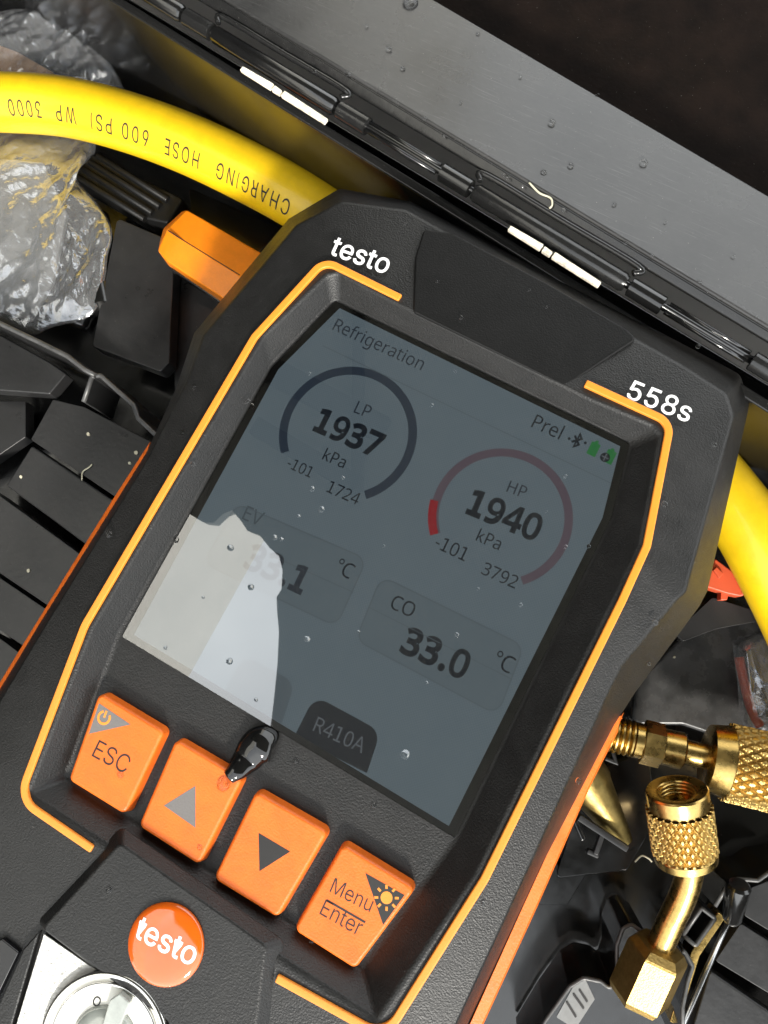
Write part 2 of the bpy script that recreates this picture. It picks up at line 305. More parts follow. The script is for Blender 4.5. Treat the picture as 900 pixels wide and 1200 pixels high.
GLYPHS = {
 'N': {
  '-': (216, ['189 154 189 206 27 206 27 154']),
  '.': (180, ['100 -8 110 -5 119 1 126 10 130 22 132 36 130 51 126 63 119 71 110 77 100 80 89 81 79 80 69 77 60 71 54 63 50 51 48 36 50 22 54 10 60 1 69 -5 79 -8 89 -9']),
  '0': (384, ['227 -3 258 6 284 23 305 45 322 74 335 108 344 147 349 191 351 240 347 313 334 373 312 422 281 458 241 480 191 487 156 484 125 474 99 458 78 435 61 407 49 373 40 334 35 290 33 240 37 169 50 108 72 59 102 22 142 1 191 -7', '159 49 133 65 115 93 102 131 95 180 92 240 95 300 102 349 115 388 133 415 159 431 191 437 224 431 249 415 268 388 281 349 289 300 291 240 289 180 281 130 268 92 249 65 224 49 191 44']),
  '1': (384, ['62 0 329 0 329 55 229 55 229 484 164 484 55 459 55 400 164 424 164 55 62 55']),
  '2': (384, ['349 0 349 54 107 54 107 56 207 155 230 179 252 202 271 224 288 245 303 267 314 288 323 311 328 334 330 359 325 396 312 427 291 452 262 471 226 482 185 486 155 484 128 479 102 470 79 458 57 445 38 430 69 390 87 403 105 415 123 424 142 430 162 435 185 436 208 434 229 427 246 415 259 400 267 380 269 355 268 334 264 315 257 296 247 278 234 259 219 240 158 176 32 49 32 0']),
  '3': (384, ['202 -5 237 1 266 11 291 25 311 42 326 62 337 85 344 110 346 136 343 166 333 192 318 214 296 231 267 243 232 250 232 253 260 261 284 274 304 290 319 312 328 337 331 367 327 400 315 428 294 453 266 471 229 483 183 486 152 485 123 480 96 471 72 461 51 449 33 437 62 396 80 407 99 417 117 425 136 431 159 435 183 437 208 434 230 428 247 417 260 403 268 385 271 363 267 338 257 316 240 298 217 284 187 275 150 273 103 273 103 222 150 222 189 220 222 213 249 202 268 186 280 165 284 138 281 110 271 87 256 68 233 54 202 46 163 43 141 44 118 47 95 51 73 58 51 65 30 75 30 19 50 11 71 4 92 -1 114 -4 137 -6 162 -7']),
  '4': (384, ['301 0 301 109 371 109 371 162 301 162 301 482 240 482 14 159 14 109 244 109 244 0', '216 367 231 392 244 419 247 419 245 372 244 313 244 162 72 162']),
  '5': (384, ['219 -2 263 12 299 36 325 68 341 107 346 153 341 195 326 229 302 257 270 278 231 290 185 294 142 291 111 287 122 426 312 426 312 480 72 480 54 253 83 234 122 241 165 244 203 242 234 233 257 219 273 200 282 176 285 147 282 115 271 89 253 69 229 55 200 46 167 44 146 45 124 47 101 52 79 58 60 66 42 75 42 19 58 12 76 5 97 0 119 -4 142 -6 167 -7']),
  '6': (384, ['244 -2 281 12 311 36 334 69 348 108 353 154 348 197 336 233 314 262 286 283 253 296 214 300 187 298 163 293 143 284 126 272 112 259 100 244 96 244 98 270 101 295 106 318 113 341 121 361 132 380 145 397 162 411 181 422 203 431 229 436 258 438 288 436 316 430 316 480 288 485 257 486 214 484 177 475 146 462 119 444 97 423 79 397 65 369 54 339 46 307 41 273 38 239 37 205 39 160 47 120 59 86 75 57 95 34 118 16 143 3 171 -4 200 -7', '178 45 159 51 142 61 128 75 117 91 108 108 102 128 98 147 97 166 98 180 103 194 110 208 120 220 132 231 146 241 163 248 181 252 201 254 230 251 253 242 271 227 284 207 292 183 294 154 291 120 283 92 268 70 249 55 226 46 199 43']),
  '7': (384, ['156 0 351 434 351 480 30 480 30 426 288 426 91 0']),
  '8': (384, ['238 -3 276 9 308 29 332 55 346 87 351 124 349 145 344 164 336 181 325 196 313 209 298 222 281 233 263 244 244 254 289 283 302 295 313 307 323 321 330 336 334 353 335 371 331 406 317 434 295 457 265 473 231 483 191 486 165 485 141 480 118 473 98 463 81 450 67 434 57 416 50 395 48 372 51 344 59 320 73 299 90 281 110 265 132 251 115 242 99 232 83 221 69 209 57 195 47 179 39 162 34 143 33 122 38 85 51 53 75 27 106 8 146 -3 193 -7', '150 299 137 308 127 317 118 328 111 340 107 354 106 369 109 390 117 407 130 421 147 431 168 437 191 439 215 437 236 431 253 421 266 407 274 390 277 369 274 347 266 328 253 312 236 299 216 287 194 277', '161 43 135 51 116 63 102 80 93 100 91 122 93 145 101 165 114 183 132 199 154 213 181 226 192 222 221 210 245 196 265 182 281 165 290 146 293 124 290 100 281 80 267 63 247 51 222 43 192 40']),
  '9': (384, ['171 -4 208 4 240 17 267 35 289 57 307 82 322 110 332 141 340 173 345 206 348 240 349 275 347 320 340 359 328 393 312 422 292 445 269 463 244 476 216 484 187 486 157 484 130 478 106 467 85 452 67 433 53 411 42 385 36 356 34 324 38 282 50 246 72 217 99 196 133 184 171 179 199 181 222 187 243 196 260 207 274 221 285 235 289 235 288 209 285 185 280 161 274 138 265 118 254 99 240 83 224 69 205 57 183 49 157 43 128 42 106 43 87 46 69 50 69 0 98 -5 129 -7', '155 229 132 237 115 252 102 272 95 296 92 325 95 359 104 387 119 409 138 424 161 433 187 437 208 434 227 428 244 418 258 404 269 388 278 371 284 352 288 333 289 314 288 299 284 286 276 272 266 259 254 248 240 239 223 231 205 227 184 226']),
  'A': (429, ['61 0 118 148 308 148 366 0 428 0 242 482 187 482 0 0', '193 347 203 378 214 419 221 396 230 367 236 347 290 202 138 202']),
  'C': (424, ['286 -6 309 -5 329 -2 348 2 367 7 385 13 385 65 330 52 311 49 291 47 270 46 219 52 178 69 146 98 123 137 109 184 105 240 110 296 124 343 149 381 182 410 223 427 271 433 292 432 311 430 330 425 379 407 404 458 364 474 320 483 271 486 225 483 183 472 146 455 114 431 88 403 67 368 53 330 44 287 41 240 44 192 52 149 65 109 85 75 109 46 139 24 174 7 215 -3 261 -7']),
  'E': (373, ['333 0 333 53 126 53 126 224 321 224 321 277 126 277 126 426 333 426 333 480 65 480 65 0']),
  'H': (498, ['126 0 126 224 371 224 371 0 432 0 432 480 371 480 371 277 126 277 126 480 65 480 65 0']),
  'L': (352, ['335 0 335 54 126 54 126 480 65 480 65 0']),
  'O': (525, ['308 -3 349 7 384 24 414 47 439 76 458 110 472 150 481 193 484 240 481 288 472 331 458 370 439 405 414 433 384 456 349 473 309 484 263 487 216 483 174 473 139 456 109 433 84 404 65 370 52 331 44 288 41 241 44 193 52 150 65 111 84 76 109 48 139 24 174 7 216 -3 263 -7', '213 51 173 69 143 98 122 137 109 184 105 240 109 297 122 344 143 382 174 411 214 428 263 434 313 428 352 411 382 382 403 344 416 297 420 240 416 184 403 137 382 98 352 69 312 51 263 46']),
  'P': (406, ['126 0 126 187 181 187 225 189 263 196 294 208 320 224 340 243 354 264 364 288 370 313 372 338 367 380 353 415 329 443 295 463 249 475 192 480 65 480 65 0', '126 428 187 428 225 425 257 418 280 405 296 387 306 364 310 336 306 304 295 279 276 261 250 248 216 241 174 238 126 238']),
  'R': (418, ['126 0 126 198 221 198 337 0 408 0 276 215 292 221 307 229 322 239 336 250 348 264 358 279 366 298 370 319 372 343 367 385 353 419 329 446 296 464 252 476 197 480 65 480 65 0', '126 427 194 427 230 425 259 418 281 407 297 391 306 369 310 340 307 313 298 290 283 272 261 259 233 252 197 249 126 249']),
  'V': (403, ['232 0 403 480 339 480 232 173 214 117 201 67 189 117 171 172 63 480 0 480 171 0']),
  'a': (377, ['173 -5 196 0 216 7 233 19 249 33 265 51 268 51 279 0 322 0 322 245 319 283 308 314 291 337 266 353 233 363 193 366 170 365 148 362 126 357 106 350 87 343 71 335 89 291 136 310 154 315 172 317 190 318 212 316 230 311 245 301 256 286 262 265 265 238 265 217 203 215 150 210 106 200 73 183 50 161 36 133 31 100 34 67 45 40 63 19 86 5 114 -4 144 -7', '140 43 124 47 110 55 100 66 94 81 92 99 95 121 103 138 118 152 140 163 171 170 211 174 264 176 264 144 261 112 251 86 234 66 212 52 187 44 158 41']),
  'e': (379, ['234 -6 255 -4 274 -1 292 4 310 9 328 17 328 69 274 50 255 46 235 44 213 44 180 47 152 58 129 76 113 100 102 131 98 169 345 169 345 204 343 235 337 264 327 290 313 312 296 331 276 347 252 358 226 364 196 367 166 364 138 357 112 344 90 326 72 305 57 279 46 249 39 215 37 177 39 140 47 106 59 76 75 51 96 30 120 14 147 3 177 -4 210 -7', '105 245 114 271 129 291 147 306 169 315 195 318 223 315 245 306 262 290 273 269 280 244 283 216 99 216']),
  'f': (231, ['132 0 132 314 223 314 223 360 132 360 132 383 134 409 139 430 147 446 158 457 173 463 191 465 220 462 244 455 260 502 229 510 190 514 156 510 127 500 104 483 87 458 77 425 73 383 73 362 10 342 10 314 73 314 73 0']),
  'g': (413, ['245 -157 286 -144 317 -122 338 -92 352 -53 356 -6 356 360 309 360 301 312 298 312 283 329 267 343 249 353 229 361 208 365 185 367 142 361 106 344 76 316 54 278 41 233 37 179 41 125 54 79 76 42 106 15 142 -1 185 -7 231 -1 268 17 297 48 300 48 298 27 298 3 298 -11 295 -40 286 -65 271 -85 251 -100 227 -109 198 -112 148 -109 103 -100 65 -84 65 -138 102 -151 145 -159 195 -161', '165 46 141 57 123 77 109 104 101 138 98 179 101 220 109 254 123 281 142 301 165 313 193 317 226 313 252 303 273 285 287 259 295 224 298 179 298 165 295 126 287 94 273 71 253 55 227 45 194 42']),
  'i': (173, ['111 429 117 436 120 446 122 457 120 469 117 479 111 486 87 495 62 486 57 479 54 469 52 457 54 446 57 436 62 429 87 420', '116 0 116 360 57 360 57 0']),
  'k': (359, ['116 0 116 132 156 168 281 0 353 0 197 206 343 360 273 360 158 238 144 221 128 201 116 185 113 185 115 216 116 244 116 510 57 510 57 0']),
  'l': (173, ['116 0 116 510 57 510 57 0']),
  'n': (415, ['116 0 116 187 119 226 126 258 139 283 158 302 186 313 222 317 266 307 293 278 302 230 302 0 361 0 361 234 357 277 346 310 328 335 302 353 270 363 230 367 208 365 186 361 165 353 146 342 130 328 117 311 113 311 105 360 57 360 57 0']),
  'o': (406, ['250 -1 291 15 325 42 350 79 365 126 370 181 368 218 361 252 349 282 333 307 314 328 290 345 264 357 236 364 204 367 156 361 116 345 82 318 57 282 42 236 37 181 39 143 46 109 58 79 75 53 94 32 117 15 143 3 172 -4 202 -7', '170 46 143 59 123 80 109 107 101 141 98 181 101 220 109 253 123 281 143 301 169 313 203 317 236 313 263 301 283 281 298 253 306 220 309 181 306 141 298 107 283 80 263 59 237 46 203 42']),
  'r': (277, ['116 0 116 192 118 215 123 236 131 256 141 272 154 286 169 298 186 306 203 311 221 313 241 312 260 308 267 363 247 366 225 367 201 364 179 357 160 345 143 330 128 313 115 294 112 294 105 360 57 360 57 0']),
  't': (242, ['201 -4 228 4 228 49 205 44 177 42 162 43 148 49 137 57 128 70 123 86 121 106 121 314 225 314 225 360 121 360 121 443 86 443 62 366 11 343 11 314 62 314 62 105 63 78 68 55 77 37 87 22 100 11 115 3 132 -2 149 -6 167 -7']),
  '°': (220, ['205 385 200 414 187 441 166 462 139 475 110 480 81 475 54 462 33 441 20 414 15 385 20 356 33 329 54 308 81 295 110 290 139 295 166 308 187 329 200 356', '168 385 165 367 157 351 144 338 128 330 110 327 92 330 76 338 63 351 55 367 52 385 55 403 63 419 76 432 92 440 110 443 128 440 144 432 157 419 165 403']),
 },
 'I': {
  'O': (533, ['264 -7 313 -2 349 7 385 25 422 56 441 77 452 95 464 116 476 146 482 164 490 206 492 242 491 299 480 353 464 392 438 434 415 459 397 474 385 483 361 495 346 502 304 513 268 516 229 513 187 502 160 489 148 483 122 461 93 431 69 392 53 353 45 314 39 254 45 197 54 155 69 116 93 77 118 49 145 28 184 8 226 -3', '265 52 238 55 214 61 184 76 160 95 145 113 125 143 114 173 105 215 102 254 105 293 114 335 126 365 144 395 163 417 187 435 208 444 235 453 265 456 298 453 322 447 349 433 374 413 392 392 410 359 419 335 425 311 429 290 429 269 429 218 422 185 409 147 392 116 364 88 349 76 328 65 295 55']),
  '0': (453, ['224 -7 264 -2 294 7 324 25 348 48 368 77 385 116 397 158 403 197 404 233 403 302 397 350 384 394 364 437 352 455 341 467 324 483 297 501 258 513 228 516 195 513 156 501 126 481 104 458 89 437 69 395 57 353 50 305 47 254 50 203 57 155 71 107 83 80 93 65 106 47 129 25 156 8 186 -2', '225 50 204 52 180 61 162 75 143 98 125 137 116 173 110 215 109 254 110 293 116 335 123 365 140 404 159 430 180 448 201 457 228 460 252 456 273 448 290 434 304 419 319 395 331 362 340 320 343 290 344 239 337 170 321 119 310 98 291 75 273 61 249 52']),
  '3': (453, ['214 -7 254 -5 281 2 311 13 335 28 353 45 371 68 384 92 391 119 393 140 390 176 383 197 371 221 356 241 338 258 308 276 281 286 269 288 223 290 372 461 372 506 368 508 71 508 70 506 70 455 71 451 179 451 284 451 288 449 157 299 157 248 224 247 245 243 275 234 296 220 305 211 315 197 327 167 328 131 324 110 314 92 290 68 260 55 218 49 176 55 158 62 147 68 124 89 112 113 110 125 107 132 47 132 45 125 49 101 55 83 70 56 88 38 107 22 140 7 158 1 188 -5']),
  '5': (453, ['218 -7 252 -5 285 4 315 19 333 33 351 51 369 77 382 104 391 155 391 182 385 212 379 230 364 260 339 291 321 306 294 321 276 328 246 333 210 333 174 324 150 312 135 301 134 302 151 449 153 451 363 451 365 455 365 506 363 508 129 508 99 508 95 506 67 254 84 250 129 247 138 255 156 264 198 276 234 276 255 271 273 263 285 255 304 236 316 215 326 185 328 155 325 137 322 122 312 101 303 88 285 70 264 58 246 52 222 49 204 51 186 55 171 61 153 73 138 89 128 107 122 128 120 130 63 130 60 128 62 107 72 80 83 59 99 40 126 19 141 10 156 4 192 -5']),
  '6': (453, ['224 -7 256 -5 280 2 310 14 331 28 352 50 368 74 380 101 387 125 389 167 386 191 380 215 370 239 356 260 334 282 316 295 304 300 289 306 259 313 211 312 196 307 177 296 177 299 292 466 320 506 319 508 253 508 250 506 105 290 81 242 72 215 65 185 63 161 66 131 73 101 84 74 100 51 118 31 145 13 175 1 196 -4', '208 49 190 55 163 70 148 86 138 101 126 137 126 179 139 215 148 229 173 251 205 264 244 264 265 258 277 252 295 238 311 218 323 194 326 179 326 134 314 101 304 86 286 68 265 56 244 49 226 48']),
  '8': (453, ['222 -7 259 -5 289 1 316 10 346 29 361 41 374 56 389 80 398 107 401 131 395 176 377 212 366 227 349 243 322 259 300 266 325 277 343 289 359 308 371 329 380 356 381 374 380 401 373 428 361 449 348 467 331 483 316 492 283 508 259 513 229 516 190 513 169 508 130 489 121 483 96 458 78 428 72 404 70 380 72 356 80 329 93 308 109 289 127 277 153 266 136 261 112 249 97 238 84 224 63 191 54 161 52 137 54 110 64 80 78 56 106 29 136 11 163 1 193 -5', '205 49 166 61 139 79 133 86 123 101 117 122 115 140 117 158 126 182 138 200 169 223 190 231 205 234 244 234 262 231 283 223 314 200 322 188 335 158 336 143 335 119 331 107 317 83 301 70 286 61 247 49', '223 290 199 292 181 298 166 307 155 317 147 326 138 344 135 356 133 377 138 407 150 428 162 440 193 456 208 459 226 460 247 459 265 453 286 443 300 431 308 419 314 407 318 386 318 365 314 344 308 332 298 318 286 307 259 294']),
  'A': (480, ['18 0 82 -1 85 1 132 135 136 142 343 142 396 0 461 0 461 6 365 267 276 507 274 509 202 509 189 477 81 180 18 6', '157 199 156 204 196 318 237 453 239 453 242 444 258 390 288 297 323 201 319 199']),
  'C': (510, ['264 -7 304 -5 340 4 364 13 385 25 409 43 430 65 449 92 464 125 473 158 469 160 409 160 395 125 380 101 355 79 328 64 298 55 268 52 238 55 208 64 184 76 159 95 141 116 129 137 114 173 105 215 102 254 105 293 111 326 126 365 142 392 172 423 184 432 208 445 238 453 277 456 301 453 322 447 343 438 357 428 380 407 389 395 404 365 409 348 469 348 473 350 458 398 436 436 406 468 382 486 364 495 340 504 304 513 262 516 229 513 217 510 187 502 154 486 122 461 93 431 78 407 69 392 52 347 45 314 39 254 42 215 54 155 69 116 78 101 93 77 117 50 151 25 193 5 235 -5']),
  'E': (419, ['61 0 372 -1 374 3 374 54 372 56 126 56 125 60 125 225 126 229 351 229 355 231 354 284 351 286 135 286 126 286 125 288 125 450 126 452 369 452 371 453 371 507 369 509 63 509 59 507 59 3']),
  'G': (520, ['267 -7 307 -5 343 4 364 13 376 19 406 38 431 62 451 92 464 119 473 152 476 164 477 191 477 254 475 256 283 255 283 199 412 199 414 197 414 176 407 146 395 122 381 101 361 82 343 70 313 58 295 55 268 52 241 55 208 64 184 76 161 95 141 116 123 149 114 173 108 203 102 254 105 293 111 326 126 365 141 392 156 410 182 431 214 447 238 454 277 456 301 453 340 438 366 419 386 395 409 349 472 349 473 353 461 392 449 416 425 449 400 471 367 492 340 504 301 513 274 516 259 516 214 510 184 501 148 484 121 463 105 446 90 428 70 395 54 356 48 332 42 302 39 254 42 206 48 176 54 155 69 116 93 77 118 49 148 25 184 7 226 -3']),
  'H': (517, ['61 0 124 0 125 228 126 232 390 232 392 228 392 0 453 -1 456 1 457 495 457 507 453 509 393 509 392 507 392 291 390 289 126 289 125 291 125 507 123 509 63 509 59 507 59 3']),
  'I': (250, ['101 0 148 -1 150 3 150 513 148 515 103 515 99 513 99 3']),
  'M': (628, ['61 0 120 -1 122 3 120 431 173 282 284 3 288 -1 339 -1 343 3 457 294 504 429 506 420 503 330 503 3 507 -1 564 -1 567 1 568 78 567 508 477 509 475 507 350 183 315 74 274 195 153 506 150 509 63 509 59 507 59 3']),
  'N': (523, ['61 0 123 -1 125 3 125 321 121 405 121 423 123 425 197 297 387 1 459 -1 462 1 463 507 456 509 402 509 398 507 398 156 402 80 358 159 137 507 135 509 63 509 59 507 59 3']),
  'P': (445, ['61 0 124 0 125 183 126 185 237 185 276 188 303 194 330 206 354 221 375 243 387 261 400 291 406 315 409 336 407 372 400 405 390 429 376 450 363 464 354 473 333 487 306 499 279 505 243 509 63 509 59 507 59 3', '126 242 125 243 125 450 126 452 258 451 282 445 297 439 315 425 331 405 339 384 344 363 344 333 340 312 334 297 322 276 312 266 294 254 279 248 246 242']),
  'R': (449, ['61 0 124 0 125 195 126 197 237 197 243 199 246 198 250 192 353 0 426 -1 426 3 415 24 315 207 316 210 333 217 354 230 365 240 375 250 388 267 400 294 407 327 409 363 406 387 397 417 379 450 362 468 330 490 306 500 276 506 243 509 60 508 59 3', '126 254 125 258 125 450 126 452 258 451 294 442 317 426 326 417 334 405 340 390 344 366 344 339 340 315 334 300 326 288 315 278 288 263 258 256']),
  'S': (447, ['220 -9 260 -7 293 -1 335 17 350 26 365 38 387 66 399 87 406 114 408 156 402 180 393 201 379 219 350 244 311 265 212 293 167 309 143 323 122 345 117 360 115 381 121 405 130 420 146 436 161 445 176 451 200 457 230 458 251 457 281 449 293 442 302 437 320 420 332 402 338 377 399 378 399 399 390 426 378 447 359 469 344 481 314 499 287 509 254 515 215 515 194 514 167 509 140 499 113 484 89 464 76 450 64 429 55 405 52 372 55 342 67 312 86 289 113 269 149 251 182 239 251 220 296 205 320 191 340 168 345 150 345 126 339 108 328 90 316 78 302 68 284 59 245 50 203 50 185 53 158 62 134 77 124 87 114 102 109 114 104 136 41 137 38 135 43 105 55 75 64 60 80 41 101 23 128 9 155 -1 188 -7']),
  'W': (686, ['156 0 226 -1 229 0 231 3 314 306 343 433 351 390 370 315 454 3 457 -1 529 0 669 507 667 509 604 509 594 477 525 207 498 90 493 66 489 75 458 213 379 509 307 509 306 507 213 156 193 65 163 195 83 507 79 509 19 509 17 507 18 501 150 15']),
  'e': (404, ['210 -8 235 -7 262 -3 283 4 304 15 322 27 343 49 358 73 364 88 363 91 307 105 303 100 296 85 286 74 274 63 250 51 214 45 190 48 175 51 148 63 135 73 121 88 111 103 102 127 97 167 367 168 371 172 369 229 366 253 359 277 347 304 335 322 316 344 301 356 286 366 256 377 229 383 193 384 178 383 145 374 115 359 94 342 72 319 54 289 42 253 36 223 33 187 36 151 42 121 55 88 70 61 84 43 94 33 118 15 154 0 178 -6', '97 222 96 229 102 250 108 268 117 283 129 298 139 308 163 323 187 329 223 329 244 324 253 320 262 315 277 300 298 268 308 229 307 221']),
  'n': (410, ['54 0 110 -1 113 1 115 249 124 279 134 294 149 310 177 324 197 329 215 329 236 326 254 319 274 303 287 282 293 261 295 240 296 1 299 -1 353 -1 356 1 357 120 357 252 354 279 350 297 341 321 329 338 314 355 293 370 257 382 245 383 200 382 173 373 150 360 131 342 113 313 112 318 111 378 54 378 52 375 52 3']),
  'o': (415, ['204 -8 241 -5 271 3 298 15 322 35 341 55 359 85 371 115 377 139 381 172 380 220 371 259 358 292 340 321 322 342 301 359 271 374 235 383 211 384 181 383 145 375 115 359 96 343 75 322 57 292 44 259 36 223 33 187 36 151 45 112 57 82 73 57 94 34 118 15 130 9 145 3 175 -6', '208 46 184 49 163 55 145 66 126 85 118 97 106 124 99 151 96 187 99 223 108 259 129 295 142 308 163 321 187 329 205 330 226 329 253 321 268 311 285 295 298 277 308 256 314 235 318 205 318 169 314 139 305 112 296 94 284 79 271 66 256 57 229 48']),
  'r': (259, ['54 0 110 -1 114 3 114 237 116 258 127 285 143 304 161 316 176 322 203 326 236 323 243 324 242 382 224 385 206 385 188 382 170 377 152 367 124 339 113 320 112 324 112 375 110 379 56 379 53 377 52 3']),
  's': (365, ['176 -8 207 -7 234 -3 261 6 282 18 304 37 319 58 328 82 331 100 328 130 319 154 303 174 285 188 261 200 165 225 138 234 123 243 113 256 110 265 110 283 111 292 119 304 132 318 147 326 171 332 204 332 228 325 242 316 249 309 261 292 266 280 270 278 318 288 323 292 318 307 300 337 285 353 267 365 231 380 204 384 177 384 144 380 111 368 93 359 67 334 56 316 49 295 47 274 50 247 59 226 71 208 93 192 117 180 135 174 222 152 240 146 249 140 259 130 265 118 268 106 265 88 259 76 252 69 231 55 210 48 180 45 144 51 123 60 113 70 104 82 93 107 39 95 37 91 41 73 51 53 62 37 75 24 87 16 111 3 129 -2 150 -6']),
  't': (227, ['166 -4 195 -2 210 1 212 5 201 54 171 49 153 52 144 55 138 59 131 68 129 74 125 98 125 323 129 327 201 327 203 329 203 377 201 379 129 379 125 380 125 461 125 467 123 471 65 470 65 380 63 379 6 378 5 329 9 327 63 327 65 323 65 95 68 65 77 41 93 20 114 7 138 -1']),
  'u': (410, ['180 -5 209 -3 230 3 254 15 278 36 296 65 298 61 298 1 299 0 353 0 357 1 357 376 353 378 296 377 295 136 291 115 286 103 269 78 260 69 233 54 218 51 200 50 176 53 155 60 134 79 124 94 115 118 114 145 114 376 110 378 53 377 52 136 55 103 61 79 73 52 95 24 113 12 131 3 158 -3']),
 },
}
def text_mesh(s, bold=0., spacing=1., font='N'):
    """flat mesh of a word from the glyph outlines above (1 unit = the type size)"""
    V, Fc, x = [], [], 0.
    for ch in s:
        a, cs = GLYPHS[font][ch]
        c = bpy.data.curves.new('lettering', 'CURVE'); c.dimensions = '2D'; c.fill_mode = 'BOTH'
        for t in cs:
            q = [int(k) / 1000 for k in t.split()]; q = [Vector((q[i], q[i + 1])) for i in range(0, len(q), 2)]
            q = [p for i, p in enumerate(q) if (p - q[i - 1]).length > .004]; n = len(q)
            ar = sum(q[i - 1].x * q[i].y - q[i].x * q[i - 1].y for i in range(n))
            if bold:
                e = [(q[(i + 1) % n] - q[i]).normalized() for i in range(n)]; o = []
                for i in range(n):
                    a_, b_ = e[i - 1], e[i]; m_ = Vector((a_.y + b_.y, -a_.x - b_.x)); m_ = m_.normalized() if m_.length > 1e-4 else Vector((a_.y, -a_.x))
                    o.append(q[i] + m_ * (bold * (1 if ar > 0 else .45) / max(.6, m_.dot(Vector((a_.y, -a_.x))))))
                q = o
            sp = c.splines.new('POLY'); sp.points.add(n - 1); sp.use_cyclic_u = True
            for i in range(n): sp.points[i].co = (q[i].x, q[i].y, 0, 1)
        o = bpy.data.objects.new('tmp', c); COL.objects.link(o); dg = bpy.context.evaluated_depsgraph_get()
        me = bpy.data.meshes.new_from_object(o.evaluated_get(dg)); bpy.data.objects.remove(o); bpy.data.curves.remove(c)
        k = len(V); V += [Vector((v.co.x + x, v.co.y, 0)) for v in me.vertices]; Fc += [tuple(i + k for i in p.vertices) for p in me.polygons]
        bpy.data.meshes.remove(me); x += (a / 1000 + bold) * spacing
    return V, Fc, None
def letters(s, p0, p1, z, m, parent, bold=0., asp=1., spacing=1., name='lettering', thick=0., font='N'):
    """flat print from the left baseline point to the right one (read off the photograph), on level z"""
    v, f, me = text_mesh(s, bold, spacing, font)
    a, b = P(*p0, z), P(*p1, z); x0 = min(q.x for q in v); x1 = max(q.x for q in v)
    ex = (b - a); k = ex.length / (x1 - x0); ex.normalize(); ey = Vector((-ex.y, ex.x, 0))
    pts = [a + ex * ((q.x - x0) * k) + ey * (q.y * k * asp) for q in v]
    o = link_mesh(name, pts, f, m, parent)
    if thick: o.modifiers.new('solid', 'SOLIDIFY').thickness = thick
    return o
def disc(name, c, r, z, m, parent, n=40, r_in=0.):
    if r_in:
        v = [(c.x + math.cos(2 * math.pi * i / n) * q, c.y + math.sin(2 * math.pi * i / n) * q, z) for q in (r_in, r) for i in range(n)]
        return link_mesh(name, v, [(i, (i + 1) % n, n + (i + 1) % n, n + i) for i in range(n)], m, parent)
    return flat(name, [(c.x + math.cos(2 * math.pi * i / n) * r, c.y + math.sin(2 * math.pi * i / n) * r) for i in range(n)], z, m, parent)
def arc(name, c, r0, r1, a0, a1, z, m, parent, n=60):
    v = []
    for i in range(n + 1):
        t = a0 + (a1 - a0) * i / n; v += [(c.x + math.cos(t) * r0, c.y + math.sin(t) * r0, z), (c.x + math.cos(t) * r1, c.y + math.sin(t) * r1, z)]
    return link_mesh(name, v, [(2 * i, 2 * i + 1, 2 * i + 3, 2 * i + 2) for i in range(n)], m, parent)

# ------------------------------------------------------------------ surroundings
g = 4000
gr = link_mesh('ground', [(-g, -g, -9.6), (g, -g, -9.6), (g, g, -9.6), (-g, g, -9.6)], [(0, 1, 2, 3)], M['ground']); gr['kind'] = 'structure'; gr['label'] = 'pale concrete ground under the case'

def mirror_hit(px, py, h):
    q = P(px, py, -.5); d = (q - CC).normalized(); d.z = -d.z; return q + d * ((h - q.z) / d.z)
HC = 150
edge = [mirror_hit(a, b, HC) for a, b in [(228, 606), (238, 612), (250, 613), (262, 602), (272, 598), (282, 610), (290, 622), (304, 627), (316, 642), (327, 652), (331, 668), (330, 690), (324, 700), (325, 720), (327, 740), (325, 780), (321, 820), (318, 845)]]
can = [(-185, edge[0].y + 6)] + [(p.x, p.y) for p in edge] + [(-27, -41), (45, -43), (260, -40), (260, 150), (-185, 150)]
cn = prism('skyblocker', can, HC, HC + 4, M['blocker_dark']); tag(cn, 'unseen added canopy overhead, mirrored in the screen glass', 'skyblocker', kind='structure')  # added unseen sheet, shaped to darken the mirrored view and cut sky light
M['added_dark_board'] = mat('black_added_board', (.004, .004, .004), .8)
for a, b, wd in (((300, 425), (450, 505), 5.5), ((300, 500), (420, 570), 4), ((421, 350), (419, 575), 2.2)):  # added bars below the sheet, mirrored as dark streaks in the glass
    q0_, q1_ = mirror_hit(*a, HC - 2), mirror_hit(*b, HC - 2)
    Lf, Rt = strip2d([q0_, q1_], wd); prism('added_dark_board', Lf + Rt[::-1], HC - 4, HC - .5, M['added_dark_board'], cn)
df = prism('low_blocker', [(-176, -320), (-170, -320), (-170, 330), (-176, 330)], -9.6, 235, M['added_dark_board'])  # added unseen board, blocks low sky to darken the bezel slopes
tag(df, 'tall dark added fence beyond the case, outside the photograph', 'blocker', kind='structure')
hw = prism('house_wall', [(-206, -700), (-190, -700), (-190, 700), (-206, 700)], -9.6, 600, M['wall'])
tag(hw, 'cream rendered house wall mirrored in the screen glass', 'wall', kind='structure')

# ------------------------------------------------------------------ tool case
case = thing('tool_case', 'open black plastic tool case holding the gauge and fittings', 'tool case', (0, 0, -8.6))
FZ = -7.4                                                   # tray floor
prism('case_floor', [(-30, -26), (22, -26), (22, 7.6), (-30, 15)], -9.0, FZ, M['case'], case, .2)
cd = Vector((16.57, -2.42, 0)).normalized(); cn_ = Vector((-cd.y, cd.x, 0))    # direction of the hinge, and away from it
